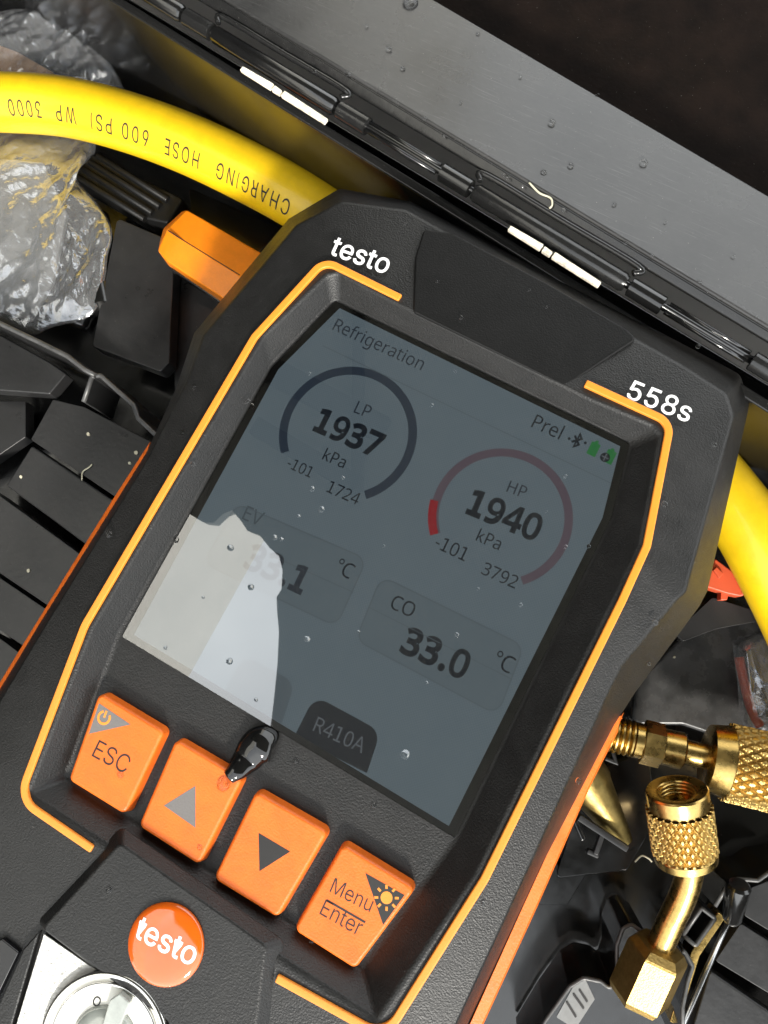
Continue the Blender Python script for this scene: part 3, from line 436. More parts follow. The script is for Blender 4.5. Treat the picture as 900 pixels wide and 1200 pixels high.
# back wall under the hinge: glossy, its rim just under the hinge line
rimpx = [(100, -70), (182, 30), (330, 136), (501, 229), (640, 310), (780, 392), (960, 500)]
rim = PX(rimpx, -1.5)
ra, rb = P(182, 30, -1.5), P(501, 229, -1.5); rd = (rb - ra).normalized(); rn = Vector((-rd.y, rd.x, 0))
A0 = ra - rd * 22; B0 = rb + rd * 22
def wall_quad(name, A, B, off0, off1, z0, z1, m, bev=0.):
    v = [A + rn * off0, B + rn * off0, B + rn * off1, A + rn * off1]
    return prism(name, v, z0, z1, m, case, bev)
v = []
for a in (A0, B0):
    for off, z in ((-.75, FZ), (-.05, -1.5), (.16, -1.5), (.16, FZ)): v.append(a + rn * off + Vector((0, 0, z - a.z)))
bevel(link_mesh('back_wall', v, [(0, 1, 2, 3), (4, 7, 6, 5)] + [(i, (i + 1) % 4, 4 + (i + 1) % 4, 4 + i) for i in range(4)], M['case'], case), .05)
wall_quad('wall_rim', A0, B0, -.12, .12, -1.52, -1.40, M['hinge'], .04)
prism('side_wall', [(-30, -26), (-29.4, -26), (-29.4, 15), (-30, 15)], FZ, -1.5, M['case'], case, .1)
prism('side_wall', [(21.4, -26), (22, -26), (22, 6), (21.4, 6)], FZ, -1.5, M['case'], case, .1)
prism('side_wall', [(-29.3, -26), (21.3, -26), (21.3, -25.4), (-29.3, -25.4)], FZ, -1.5, M['case'], case, .1)

# lid laid back behind the hinge
seam = [(266, 0), (408, 86), (594, 208), (733, 283), (900, 383)]
def line_ext(a, b, t): return a + (b - a) * t
s0, s1 = P(266, 0, -.8), P(900, 383, -.8)
u0, u1 = P(511, 0, -1.75), P(900, 228, -1.75)
def plank(name, a, b, c, d, th, m, parent, bev=.04):
    up = (b - a).cross(d - a).normalized(); up = up if up.z > 0 else -up
    v = [a, b, c, d, a - up * th, b - up * th, c - up * th, d - up * th]
    o = link_mesh(name, v, [(0, 1, 2, 3), (7, 6, 5, 4)] + [(i, (i + 1) % 4, 4 + (i + 1) % 4, 4 + i) for i in range(4)], m, parent)
    return bevel(o, bev) if bev else o
lid = link_mesh('lid', [], [], M['lid'], case)
bpy.data.objects.remove(lid)
plank('lid', line_ext(s0, s1, -.9), line_ext(s0, s1, 1.5), line_ext(u0, u1, 2.4), line_ext(u0, u1, -1.9), .25, M['lid'], case, .07)
lidpart = case.children[-1]
def sub(o): 
    o.parent = lidpart; o.matrix_parent_inverse = lidpart.matrix_world.inverted() if False else Matrix.Translation(-case.location); return o
# seam strip between lid face and hinge
h0, h1 = P(232, 0, -.95), P(900, 402, -.95)
q0, q1 = line_ext(h0, h1, -.9), line_ext(h0, h1, 1.5)
e0, e1 = line_ext(s0, s1, -.9) - rn * .05, line_ext(s0, s1, 1.5) - rn * .05
plank('lid_flange', q0, q1, e1, e0, .18, M['hinge'], case, .05)
# lid lining deep behind
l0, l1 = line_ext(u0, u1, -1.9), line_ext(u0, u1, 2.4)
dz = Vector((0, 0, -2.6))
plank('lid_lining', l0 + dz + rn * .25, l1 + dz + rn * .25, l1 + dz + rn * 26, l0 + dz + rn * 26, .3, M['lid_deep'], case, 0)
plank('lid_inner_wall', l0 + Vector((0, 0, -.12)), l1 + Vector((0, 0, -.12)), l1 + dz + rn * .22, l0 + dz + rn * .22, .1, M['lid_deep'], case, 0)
# hinge barrels along the line (270,70)-(900,440)
ha, hb = P(219, 20, -1.0), P(800, 373, -1.0)
hd = (hb - ha)
def hz(px):    # point on the hinge line nearest image column px
    return ha + hd * ((px - 219) / (800 - 219.))
knuckles = [(60, 214), (218, 253), (256, 413), (417, 452), (540, 573), (577, 742), (746, 780), (868, 900), (904, 1040)]
for i, (a, b) in enumerate(knuckles):
    A, B = hz(a), hz(b)
    lathe('hinge_knuckle', A, B, [(0, .17), (.02, .21), (.98, .21), (1, .17)], M['hinge'] if i % 2 else M['case'], case, 20)
tube('hinge_pin', [hz(0), hz(1050)], .09, M['case'], case, 12)
for a, b in ((450, 536), (784, 864)):                        # twin thin rods between the knuckles
    for o_ in (-.12, .10):
        tube('hinge_rod', [hz(a) + rn * o_ + Vector((0, 0, .05)), hz(b) + rn * o_ + Vector((0, 0, .05))], .05, M['case'], case, 10)
# raised guides on the flange next to the knuckles
for a, b in ((256, 413), (577, 742)):
    p, q = hz(a) + rn * .42 + Vector((0, 0, .12)), hz(b) + rn * .42 + Vector((0, 0, .12))
    tube('flange_bead', catmull([p - rn * .2, p, p.lerp(q, .5), q, q - rn * .2], 6), .07, M['hinge'], case, 10)
# pale strips painted for light glinting through the gaps under the hinge
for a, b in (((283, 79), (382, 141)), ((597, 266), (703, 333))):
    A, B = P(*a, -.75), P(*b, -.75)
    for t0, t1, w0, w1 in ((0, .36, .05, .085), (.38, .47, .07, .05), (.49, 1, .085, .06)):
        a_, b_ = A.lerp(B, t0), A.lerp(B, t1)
        prism('hinge_glint', [a_ - rn * .07, b_ - rn * .07, b_ + rn * w1, a_ + rn * w0], -.86, -.75, M['gap_glint'], case, .015)

# ---- tray pieces on the left
TZ = -5.6
def slab(name, px, z, th=.5, m=None, bev=.05, fil=.06):
    return prism(name, fillet(PX(px, z), fil, True, 3), z - th, z, m or M['tray'], case, bev)
slab('tray_rib', [(62, 468), (99, 477), (176, 517), (200, 540), (160, 610), (133, 581), (36, 515)], TZ)
slab('tray_rib', [(37, 522), (132, 586), (150, 610), (110, 655), (100, 638), (7, 569)], TZ - .05)
slab('tray_rib', [(-40, 556), (0, 581), (92, 648), (120, 670), (75, 725), (55, 709), (-40, 645)], TZ - .15)
slab('tray_rib', [(-40, 652), (0, 677), (53, 713), (75, 740), (40, 790), (27, 757), (-40, 712)], TZ - .25)
slab('tray_rib', [(-40, 725), (0, 748), (27, 768), (20, 850), (-60, 850)], TZ - .4)
slab('tray_plate', [(-40, 405), (0, 392), (58, 424), (78, 438), (58, 462), (-40, 455)], TZ + .3)
slab('tray_plate', [(-40, 470), (30, 470), (30, 512), (-40, 560)], TZ - .9)
def wallpath(name, px, zt, zb, th=.12, m=None, fil=.1):
    pts = fillet(PX(px, zt), fil, False, 4)
    w_ = band(name, pts, th, zb, zt - .02, m or M['tray'], case, .02)
    lp_ = tube('wall_lip', [Vector((p.x, p.y, zt)) for p in pts], th * .52, M['lip'], case, 10); lp_.parent = w_; lp_.matrix_parent_inverse = Matrix.Identity(4)
    return w_
wallpath('divider_wall', [(-40, 358), (0, 379), (48, 402), (80, 418), (99, 433), (112, 440)], -4.4, -6.4, .14)
wallpath('divider_wall', [(98, 471), (108, 441), (118, 440), (157, 475), (162, 490), (184, 511), (230, 545)], -4.5, -6.2, .13)
slab('tray_panel', [(137, 255), (203, 283), (204, 300), (198, 425), (188, 436), (108, 406)], -5.4, .6, M['tray'], .08, .12)
slab('tray_panel', [(215, 300), (290, 340), (280, 420), (205, 470), (203, 420)], -6.1, .5, M['tray'], .08, .1)
slab('tray_panel', [(220, 218), (330, 268), (300, 300), (225, 255)], -6.3, .4, M['case'], .06, .1)
# ---- tray pieces on the right
slab('tray_panel', [(745, 800), (838, 706), (880, 712), (940, 770), (960, 880), (860, 870), (800, 850), (740, 850)], -6.4, .4, M['wet'], .1, .2)
slab('tray_panel', [(790, 742), (835, 700), (905, 722), (900, 726), (840, 737), (800, 752)], -5.2, .5, M['tray'], .1, .1)
slab('tray_plate', [(690, 905), (760, 880), (770, 960), (735, 1020), (650, 1030)], -6.6, .4, M['case'], .08, .1)
slab('tray_plate', [(880, 1040), (960, 1010), (960, 1110), (900, 1090), (872, 1073)], -5.8, .5, M['tray'], .06, .06)
slab('tray_plate', [(868, 1082), (960, 1140), (960, 1200), (838, 1126)], -5.9, .5, M['tray'], .06, .06)
slab('tray_plate', [(832, 1137), (960, 1225), (900, 1290), (800, 1240)], -6.0, .5, M['tray'], .06, .06)
slab('tray_plate', [(640, 1010), (690, 1020), (665, 1060), (610, 1060)], -6.9, .3, M['case'], .06, .06)
wallpath('tray_lip', [(610, 1245), (640, 1195), (668, 1156), (684, 1146), (704, 1150), (716, 1160), (723, 1138), (723, 1108), (730, 1088), (740, 1083), (756, 1095)], -4.9, -7.2, .09, M['case'], .14)
wallpath('tray_lip', [(799, 1114), (803, 1116), (812, 1132), (806, 1150), (800, 1180), (800, 1240)], -4.9, -7.2, .09, M['case'], .1)
wallpath('tray_lip', [(838, 1062), (854, 1036), (864, 1030), (888, 1032), (905, 1020), (940, 1015)], -4.7, -6.8, .09, M['case'], .1)
wallpath('slot_frame', [(800, 1096), (822, 1064), (838, 1076), (815, 1108), (800, 1096)], -5.2, -6.6, .1, M['tray'], .04)
A, B = P(853, 1038, -4.6), P(862, 1078, -6.0)
lathe('hinge_post', P(866, 1036, -4.4), P(857, 1080, -4.9), [(0, .22), (.05, .28), (.9, .22), (1, .16)], M['case'], case, 16)
tube('steel_rod', [P(853, 1080, -5.0), P(802, 1196, -5.0), P(780, 1250, -5.0)], .07, M['wire'], case, 10)
slab('label_tab', [(672, 1156), (686, 1148), (697, 1171), (674, 1206), (652, 1192)], -5.5, .06, M['white_tab'], 0, .03)
for k, (a, b) in enumerate((((664, 1174), (675, 1192)), ((672, 1165), (684, 1182)), ((679, 1160), (688, 1174)))):
    band('tab_mark', PX([a, b], -5.49), .05, -5.49, -5.48, M['print_black'], case)

# ------------------------------------------------------------------ the gauge
dev = thing('manifold_gauge', 'black and orange digital pressure gauge with lit screen, lying in the case', 'gauge', (0, 0, -3.3))
NF = -.55      # floor of the recess
rows = [((76, 912), (32, 930), (-297, 1318), (-322, 1330)),
        ((140, 742), (106, 738), (53, 733), (44, 733)),
        ((228, 588), (206, 566), (171, 541), (174, 525)),
        ((316, 432), (306, 398), (219, 447), (206, 455)),
        ((321, 425), (311, 391), (238, 393), (227, 390)),
        ((389, 354), (383, 322), (347, 264), (338, 256)),
        ((397, 353), (396, 319), (400, 236), (398, 220)),
        ((430, 370), (440, 343), (476, 246), (482, 236)),
        ((700, 500), (690, 467), (800, 428), (815, 410)),
        ((730, 516), (766, 499), (852, 462), (868, 438)),
        ((738, 523), (774, 510), (860, 488), (879, 474)),
        ((717, 604), (750, 640), (803, 694), (830, 692)),
        ((709, 622), (740, 662), (792, 704), (821, 710)),
        ((668, 705), (704, 735), (728, 780), (745, 812)),
        ((640, 763), (672, 797), (709, 820), (727, 840)),
        ((535, 983), (557, 1028), (612, 1033), (629, 1030)),
        ((424, 1136), (442, 1196), (306, 1692), (322, 1692))]
lp = [[P(*r[0], NF) for r in rows], [P(*r[1], 0) for r in rows], [P(*r[2], -.32) for r in rows], [P(*r[3], -1.6) for r in rows]]
cen = Vector((0, -3, 0))
lp.append([Vector((q.x * .97, (q.y + 3) * .97 - 3, -3.2)) for q in lp[3]])
hs = loft('housing', lp, M['grip'], dev); bevel(hs, .08, 3, 20)

# orange trim line round the bezel, broken at top and bottom
tl = fillet(PX([(108, 995), (22, 936), (99, 733), (298, 395), (380, 305), (469, 349)], .02), [0, .5, 1.2, .5, .35, 0], False, 8)
band('trim_line', tl, .155, -.12, .05, M['orange_trim'], dev, .025)
tr = fillet(PX([(686, 449), (786, 495), (758, 640), (729, 704), (568, 1030), (451, 1216), (324, 1146)], .02), [0, .35, .4, 1, 1, .5, 0], False, 8)
band('trim_line', tr, .155, -.12, .05, M['orange_trim'], dev, .025)
# orange side bumpers
def bumper(sec):
    loops = [[P(*a, za) for a, za in s] for s in sec]
    return loft('side_bumper', loops, M['orange'], dev)
b1 = bumper([[((731, 835), -1.55), ((729, 838), -1.55), ((729, 842), -2.5), ((722, 842), -2.5)],
        [((725, 850), -1.5), ((709, 848), -1.45), ((700, 860), -2.6), ((724, 858), -2.4)],
        [((690, 921), -1.5), ((678, 921), -1.45), ((665, 921), -2.6), ((692, 921), -2.4)],
        [((628, 1062), -1.5), ((613, 1062), -1.45), ((600, 1062), -2.6), ((630, 1062), -2.4)],
        [((562, 1206), -1.5), ((548, 1206), -1.45), ((535, 1206), -2.6), ((564, 1206), -2.4)],
        [((320, 1710), -1.5), ((306, 1710), -1.45), ((300, 1710), -2.6), ((322, 1710), -2.4)]])
bevel(b1, .05, 2, 30)
b2 = bumper([[((176, 517), -1.5), ((172, 535), -1.45), ((180, 535), -2.4), ((180, 517), -2.3)],
        [((131, 586), -1.5), ((143, 586), -1.4), ((150, 590), -2.4), ((138, 590), -2.3)],
        [((22, 762), -1.5), ((36, 762), -1.4), ((45, 766), -2.4), ((30, 766), -2.3)],
        [((-322, 1330), -1.5), ((-308, 1330), -1.4), ((-300, 1330), -2.4), ((-316, 1330), -2.3)]])
bevel(b2, .05, 2, 30)
# hanger panel at the top end between the trim lines
hp = PX([(484, 366), (662, 453), (750, 392), (736, 380), (640, 325), (530, 268), (496, 264), (486, 300)], .0)
hq = fillet(hp, .12, True, 4); inn_, out_ = P(570, 408, 0), P(640, 325, 0); dv = (out_ - inn_); Ld = dv.length; dv.normalize()
def slope_z(p): return .035 - .24 * max(0, min(1, ((Vector((p.x, p.y, 0)) - inn_).dot(dv)) / Ld))
bevel(loft('top_panel', [[Vector((p.x, p.y, -.6)) for p in hq], [Vector((p.x, p.y, slope_z(p))) for p in hq]], M['grip_fine'], dev), .05, 3)
# lower bridge panel carrying the badge
bp_top = PX([(141, 988), (312, 1108), (300, 1205), (262, 1400), (196, 1194), (50, 1088)], .14)
prism('lower_panel', fillet(bp_top, [.15, .15, 0, 0, .1, .1], True, 4), -.12, .16, M['grip'], dev, .04, 3, .30)
pl = PX([(51, 1094), (193, 1192), (255, 1390), (40, 1500), (-60, 1330), (17, 1206)], .05)
plate = prism('sight_glass_plate', pl, -.2, .05, M['steel'], dev, .02)
prism('plate_surround', PX([(46, 1091), (13, 1204), (-70, 1340), (-96, 1330), (-8, 1190), (27, 1112)], .06), -.2, .06, M['grip'], dev, .04)
prism('recess_shade', PX([(22, 1116), (-14, 1190), (-100, 1330), (-140, 1270), (-40, 1120), (2, 1100)], .01), -.2, .01, M['frame_black'], dev, .03)  # flat black piece painting the shade of a deep side recess
dc = P(122, 1222, .1); dr = (P(122 + 72, 1222, .1) - dc).length
def ring(name, c, r, t, z, m, parent):
    n = 64; path = [Vector((c.x + math.cos(2 * math.pi * i / n) * r, c.y + math.sin(2 * math.pi * i / n) * r, z)) for i in range(n + 1)]
    return tube(name, path, t, m, parent, 12)
def nest(o, par):
    o.parent = par; o.matrix_parent_inverse = Matrix.Identity(4); return o
dial = disc('dial', dc, dr * .97, .10, M['white_dial'], dev)
nest(ring('dial_rim', dc, dr, .07, .11, M['chrome'], dev), dial)
nest(ring('dial_rim', dc, dr * .86, .035, .115, M['chrome'], dev), dial)
gz = []
for j, (rr, zz) in enumerate(((.55, .11), (.5, .18), (.38, .24), (.2, .27), (.02, .28))):
    gz.append([Vector((dc.x + math.cos(2 * math.pi * i / 40) * dr * rr, dc.y + math.sin(2 * math.pi * i / 40) * dr * rr, zz)) for i in range(40)])
sg = nest(loft('sight_glass', gz, M['dial_grey'], dev), dial)
for p_ in sg.data.polygons: p_.use_smooth = True
nest(letters('o', (107, 1176), (115, 1181), .106, M['print_black'], dev, name='dial_print', font='I'), dial)
pv = prism('pointer_vane', PX([(128, 1172), (140, 1164), (152, 1175), (138, 1210), (116, 1212)], .30), .12, .30, M['dial_grey'], dev, .03); nest(pv, dial)

# badge
bc = P(194, 1107, .2); br = (P(194 + 43, 1107, .2) - bc).length * 1.04
bl = []
for rr, zz in ((1, .10), (1, .20), (.97, .235), (.85, .262), (.65, .285), (.4, .30), (.15, .306), (.01, .307)):
    bl.append([Vector((bc.x + math.cos(2 * math.pi * i / 48) * br * rr, bc.y + math.sin(2 * math.pi * i / 48) * br * rr, zz)) for i in range(48)])
badge = loft('badge', bl, M['badge'], dev)
for p_ in badge.data.polygons: p_.use_smooth = True
bt_ = nest(letters('testo', (156, 1097), (225, 1132), .28, M['print_white'], dev, .012, 1.05, font='I'), badge)
prof = ((0, .309), (.15, .306), (.4, .30), (.65, .285), (.85, .262), (.97, .235), (1.2, .15))
bm = bmesh.new(); bm.from_mesh(bt_.data); bmesh.ops.triangulate(bm, faces=bm.faces); bmesh.ops.subdivide_edges(bm, edges=[e for e in bm.edges if e.calc_length() > .06], cuts=3)
for q in bm.verts:
    t = math.hypot(q.co.x - bc.x, q.co.y - bc.y) / br
    for (ra_, za_), (rb_, zb_) in zip(prof, prof[1:]):
        if ra_ <= t <= rb_: q.co.z = za_ + (zb_ - za_) * (t - ra_) / (rb_ - ra_) + .006
bm.to_mesh(bt_.data); bm.free()
letters('testo', (385, 297), (452, 321), -.02 + .03, M['print_white'], dev, .012, 1.05, font='I')
letters('558s', (733, 466), (806, 495), -.02 + .03, M['print_white'], dev, .008, 1.02, font='I')

# screen
GL = [(143, 746), (318, 431), (393, 353), (738, 520), (717, 606), (533, 982)]
LC = [(157, 744), (326, 433), (398, 361), (727, 523), (706, 607), (526, 968)]
scr = flat('display', PX(LC, NF + .02), NF + .02, M['lcd'], dev)
SZ = NF + .024
fo, fi = PX(GL, NF + .03), PX(LC, NF + .03)
link_mesh('screen_border', fo + fi, [(i, (i + 1) % 6, 6 + (i + 1) % 6, 6 + i) for i in range(6)], M['frame_black'], dev)
gq = fillet(PX(GL, NF + .06), .05, True, 3); k = len(gq)
flat('screen_glass', gq, NF + .06, M['glass'], dev)
link_mesh('glass_edge', [(p.x, p.y, z) for z in (NF + .02, NF + .058) for p in gq], [(i, (i + 1) % k, k + (i + 1) % k, k + i) for i in range(k)], M['frame_black'], dev)
def on(o): return nest(o, scr)
def st(s, a, b, m='s_dark', bold=0., asp=1.08, name='screen_text'): return on(letters(s, a, b, SZ, M[m], dev, bold, asp, name=name))
st('Refrigeration', (389, 386), (493, 434), 's_mid'); st('Prel', (622, 500), (655, 515))
def arcpx(name, cpx, p0, p1, wpx, m, dz=0.):
    c = P(*cpx, SZ); a, b = P(*p0, SZ) - c, P(*p1, SZ) - c
    r = ((a.length + b.length) / 2); a0 = math.atan2(a.y, a.x); a1 = math.atan2(b.y, b.x)
    while a1 > a0: a1 -= 2 * math.pi
    wd = (P(cpx[0] + wpx, cpx[1], SZ) - c).length
    return on(arc(name, c, r - wd / 2, r + wd / 2, a0, a1, SZ + dz, M[m], dev))
arcpx('gauge_arc', (407, 508), (334, 530), (428, 580), 10, 's_slate')
arcpx('gauge_arc', (587, 606), (510, 626), (611, 679), 10, 's_mauve')
arcpx('gauge_arc', (587, 606), (510, 626), (508, 586), 10, 's_red', .002)
st('LP', (414, 483), (431, 490), 's_mid'); st('1937', (366, 503), (441, 536), 's_dark', .03); st('kPa', (377, 538), (402, 549))
st('-101', (335, 547), (363, 560)); st('1724', (382, 576), (418, 592))
st('HP', (593, 576), (614, 584), 's_mid'); st('1940', (545, 600), (628, 634), 's_dark', .03); st('kPa', (557, 633), (584, 645))
st('-101', (508, 641), (544, 658)); st('3792', (563, 672), (603, 690))
st('EV', (283, 608), (304, 617), 's_faint'); st('33.1', (284, 663), (353, 696), 's_mid', .03); st('°C', (391, 669), (409, 679))
st('CO', (456, 712), (482, 724)); st('33.0', (467, 762), (543, 796), 's_dark', .03); st('°C', (576, 779), (597, 790))
M['s_card'] = screen('screen_card_fill', (.053, .070, .080))
def outline(px, wd=.03, m='s_line', fil=.25):
    pts = fillet(PX(px, SZ), fil, True, 5); pts.append(pts[0]); Lf, Rt = strip2d(pts, wd); k = len(Lf)
    on(flat('card_fill', pts[:-1], SZ - .002, M['s_card'], dev))
    on(link_mesh('card_outline', [(p.x, p.y, SZ) for p in Lf + Rt], [(i, i + 1, k + i + 1, k + i) for i in range(k - 1)], M[m], dev))
outline([(447, 675), (614, 757), (583, 838), (417, 750)]); outline([(278, 590), (430, 655), (394, 734), (238, 660)])
def rule(a, b): 
    Lf, Rt = strip2d(PX([a, b], SZ), .022); on(link_mesh('divider_line', [(p.x, p.y, SZ) for p in Lf + Rt], [(0, 1, 3, 2)], M['s_line'], dev))
rule((378, 405), (724, 570)); rule((433, 712), (600, 796)); rule((262, 626), (414, 694))
tabp = fillet(PX([(345, 863), (369, 815), (446, 857), (430, 906)], SZ), [.02, .3, .3, .02], True, 6)
on(flat('refrigerant_tab', tabp, SZ, M['s_tab'], dev)); on(letters('R410A', (366, 856), (424, 883), SZ + .003, M['s_tabtext'], dev, name='screen_text', asp=1.1))
tabq = fillet(PX([(262, 812), (286, 767), (346, 800), (330, 848)], SZ), [.02, .3, .3, .02], True, 6)
on(flat('refrigerant_tab', tabq, SZ, M['s_line'], dev))
def icon(name, px, m, dz=0.): return on(flat(name, PX(px, SZ + dz), SZ + dz, M[m], dev))
icon('battery_icon', [(694, 517), (697, 518), (699, 516), (702, 517), (701, 520), (704, 522), (697, 536), (687, 531)], 's_green')
icon('battery_icon', [(713, 526), (716, 527), (717, 525), (720, 526), (720, 529), (723, 531), (716, 545), (706, 540)], 's_green')
c_ = P(709, 536, SZ); on(disc('battery_icon', c_, .10, SZ + .003, M['s_dark'], dev, 20))
for a, b in (((705, 534), (713, 538)), ((711, 532), (707, 540))):
    q = strip2d(PX([a, b], SZ), .025); on(link_mesh('battery_icon', [(p.x, p.y, SZ + .005) for p in q[0] + q[1]], [(0, 1, 3, 2)], M['s_tabtext'], dev))
c_ = P(676, 516, SZ); bt = [Vector((c_.x + a * .15, c_.y + b * .15)) for a, b in ((-.55, .5), (.5, -.45), (0, -1), (0, 1), (.5, .45), (-.55, -.5))]
Lf, Rt = strip2d(bt, .045); k = len(Lf)
on(link_mesh('bluetooth_icon', [(p.x, p.y, SZ) for p in Lf + Rt], [(i, i + 1, k + i + 1, k + i) for i in range(k - 1)], M['s_dark'], dev))
for q in ((667, 514), (686, 519)): on(disc('bluetooth_icon', P(*q, SZ), .03, SZ, M['s_dark'], dev, 10))

# buttons
BZ = -.24
def button(px, lab):
    o = prism('button', fillet(PX(px, BZ), .13, True, 5), NF - .1, BZ, M['orange'], dev, .07, 4, .05); o['label'] = lab
    return o
b_esc = button([(116, 811), (192, 857), (146, 955), (80, 914)], 'orange button marked ESC with a power symbol')
b_up = button([(206, 866), (284, 912), (233, 1014), (162, 968)], 'orange button with a grey up arrow')
b_dn = button([(300, 927), (384, 975), (325, 1076), (250, 1030)], 'orange button with a black down arrow')
b_me = button([(402, 989), (487, 1041), (416, 1136), (344, 1090)], 'orange button marked Menu Enter')
PZ = BZ + .004
def pr(px, m, b, name='printed_symbol', z=PZ): return nest(flat(name, PX(px, z), z, M[m], dev), b)
pr([(116, 824), (153, 849), (104, 860)], 'print_grey', b_esc)
c_ = P(122, 841, PZ); rr = .125
nest(arc('power_symbol', c_, rr - .025, rr + .025, math.radians(125), math.radians(125 + 285), PZ + .003, M['orange_trim'], dev, 24), b_esc)
q = strip2d(PX([(122, 841), (125, 833)], PZ), .045); nest(link_mesh('power_symbol', [(p.x, p.y, PZ + .003) for p in q[0] + q[1]], [(0, 1, 3, 2)], M['orange_trim'], dev), b_esc)
nest(letters('ESC', (107, 886), (146, 907), PZ, M['print_black'], dev, -.004, 1.1, font='I'), b_esc)
pr([(229, 921), (229, 970), (192, 944)], 'print_grey', b_up)
pr([(303, 976), (340, 998), (304, 1021)], 'print_black', b_dn)
pr([(428, 1023), (474, 1049), (449, 1084)], 'print_black', b_me)
c_ = P(453, 1052, PZ)
nest(disc('light_symbol', c_, .115, PZ + .003, M['orange_trim'], dev, 20), b_me)
for k in range(8):
    t = k * math.pi / 4 + .5; a = Vector((c_.x + math.cos(t) * .16, c_.y + math.sin(t) * .16)); b = Vector((c_.x + math.cos(t) * .235, c_.y + math.sin(t) * .235))
    q = strip2d([a, b], .045); nest(link_mesh('light_symbol', [(p.x, p.y, PZ + .003) for p in q[0] + q[1]], [(0, 1, 3, 2)], M['orange_trim'], dev), b_me)
nest(letters('Menu', (386, 1045), (433, 1069), PZ, M['print_black'], dev, -.004, 1.12, font='I'), b_me)
nest(letters('Enter', (374, 1071), (420, 1097), PZ, M['print_black'], dev, -.004, 1.12, font='I'), b_me)
q = strip2d(PX([(383, 1055), (428, 1081)], PZ), .04); nest(link_mesh('underline', [(p.x, p.y, PZ) for p in q[0] + q[1]], [(0, 1, 3, 2)], M['print_black'], dev), b_me)

# ------------------------------------------------------------------ yellow hose
HZ = -4.1
hpts = [P(-90, 127, HZ), P(-40, 121, HZ), P(0, 120, HZ), P(73, 125, HZ), P(145, 142, HZ), P(220, 169, HZ), P(300, 207, HZ), P(365, 243, HZ), P(500, 325, HZ - .35), P(640, 410, HZ - .4), P(770, 495, HZ - .2), P(856, 588, HZ + .1), P(905, 668, HZ + .1), P(960, 790, HZ - .5), P(1000, 930, HZ - 1.2)]
hpath = catmull(hpts, 12)
HR = .83
hose = tube('charging_hose', hpath, HR, M['hose'], None, 32)
tag(hose, 'thick yellow charging hose with black lettering running under the gauge', 'hose')
# lettering wrapped on the hose, upside down, reading from right to left
fr = frames(hpath); cum = [0.]
for i in range(1, len(hpath)): cum.append(cum[-1] + (hpath[i] - hpath[i - 1]).length)
def hose_pt(s, off):      # s along the hose, off across it (arc length); lettering centred on the side towards the camera
    i = max(1, min(len(cum) - 1, next((k for k, c in enumerate(cum) if c > s), len(cum) - 1)))
    u = (s - cum[i - 1]) / max(1e-6, cum[i] - cum[i - 1]); p0, t0, n0, b0 = fr[i - 1]; p1, t1, n1, b1 = fr[i]
    p = p0.lerp(p1, u); n = n0.lerp(n1, u).normalized(); b = b0.lerp(b1, u).normalized()
    a = off / HR + TILT; return p + (n * math.cos(a) + b * math.sin(a)) * (HR + .008)
def s_at(px):
    best = min(range(len(hpath)), key=lambda k: abs((CR @ (hpath[k] - CC)).x / (CR @ (hpath[k] - CC)).z * FPX + 450 - px) if k < 100 else 9e9); return cum[best]
TILT = 0.0
bside = fr[20][3]          # does +b point up or down in the picture
sgn = 1 if (CR @ bside).y > 0 else -1      # +1: +b is down in the photo
TILT = sgn * .78
for s_, pa, pb in (('CHARGING', 359, 275), ('HOSE', 256, 216), ('600', 197, 165), ('PSI', 152, 127), ('WP', 107, 87), ('3000', 68, 29), ('PSI', 16, -8)):
    v, f, me = text_mesh(s_, -.001, 1.25, 'I')
    x0 = min(q.x for q in v); x1 = max(q.x for q in v); sa, sb = s_at(pa), s_at(pb)
    kx = (sb - sa) / (x1 - x0); ky = .86
    bm = bmesh.new(); vv = [bm.verts.new(q) for q in v]
    for ff in f:
        try: bm.faces.new([vv[i] for i in ff])
        except ValueError: pass
    bmesh.ops.triangulate(bm, faces=bm.faces)
    for k in range(1, 9):
        bmesh.ops.bisect_plane(bm, geom=bm.verts[:] + bm.edges[:] + bm.faces[:], plane_co=(0, k * .06, 0), plane_no=(0, 1, 0))
    for q in bm.verts:
        q.co = hose_pt(sa + (q.co.x - x0) * kx, sgn * ((q.co.y - .27) * ky))
    me = bpy.data.meshes.new('lettering'); bm.to_mesh(me); bm.free(); o = bpy.data.objects.new('lettering', me); COL.objects.link(o)
    me.materials.append(M['print_black']); o.parent = hose

# ------------------------------------------------------------------ orange lever handle
hnd = thing('lever_handle', 'bright orange plastic lever handle sticking out left of the gauge top', 'handle', P(240, 290, -5))
def hsec(a, b, ridge, z, zr, zb):
    return [P(*a, z), P(*ridge, zr), P(*b, z), P(*b, zb) , P(*a, zb)]
secs = [[P(214, 247, -4.5), P(191, 268, -4.42), P(187, 285, -4.5), P(192, 287, -5.1), P(212, 252, -5.1)],
        [P(219, 246, -4.1), P(196, 269, -3.95), P(185, 294, -4.1), P(188, 298, -5.1), P(217, 250, -5.1)],
        [P(240, 258, -4.0), P(216, 282, -3.85), P(196, 307, -4.0), P(198, 312, -5.1), P(240, 261, -5.1)],
        [P(305, 296, -4.0), P(281, 322, -3.85), P(262, 350, -4.0), P(262, 356, -5.1), P(305, 299, -5.1)],
        [P(420, 363, -4.0), P(396, 390, -3.85), P(376, 420, -4.0), P(376, 424, -5.1), P(420, 368, -5.1)]]
bevel(loft('grip', secs, M['orange_handle'], hnd), .12, 3, 15)
band('seam_line', PX([(197, 270), (216, 282.5), (281, 322.5)], -3.86), .022, -3.9, -3.845, M['print_black'], hnd)
prism('shank', PX([(200, 316), (262, 358), (380, 430), (386, 420), (262, 350), (205, 308)], -4.9), -5.2, -4.9, M['case'], hnd, .04)

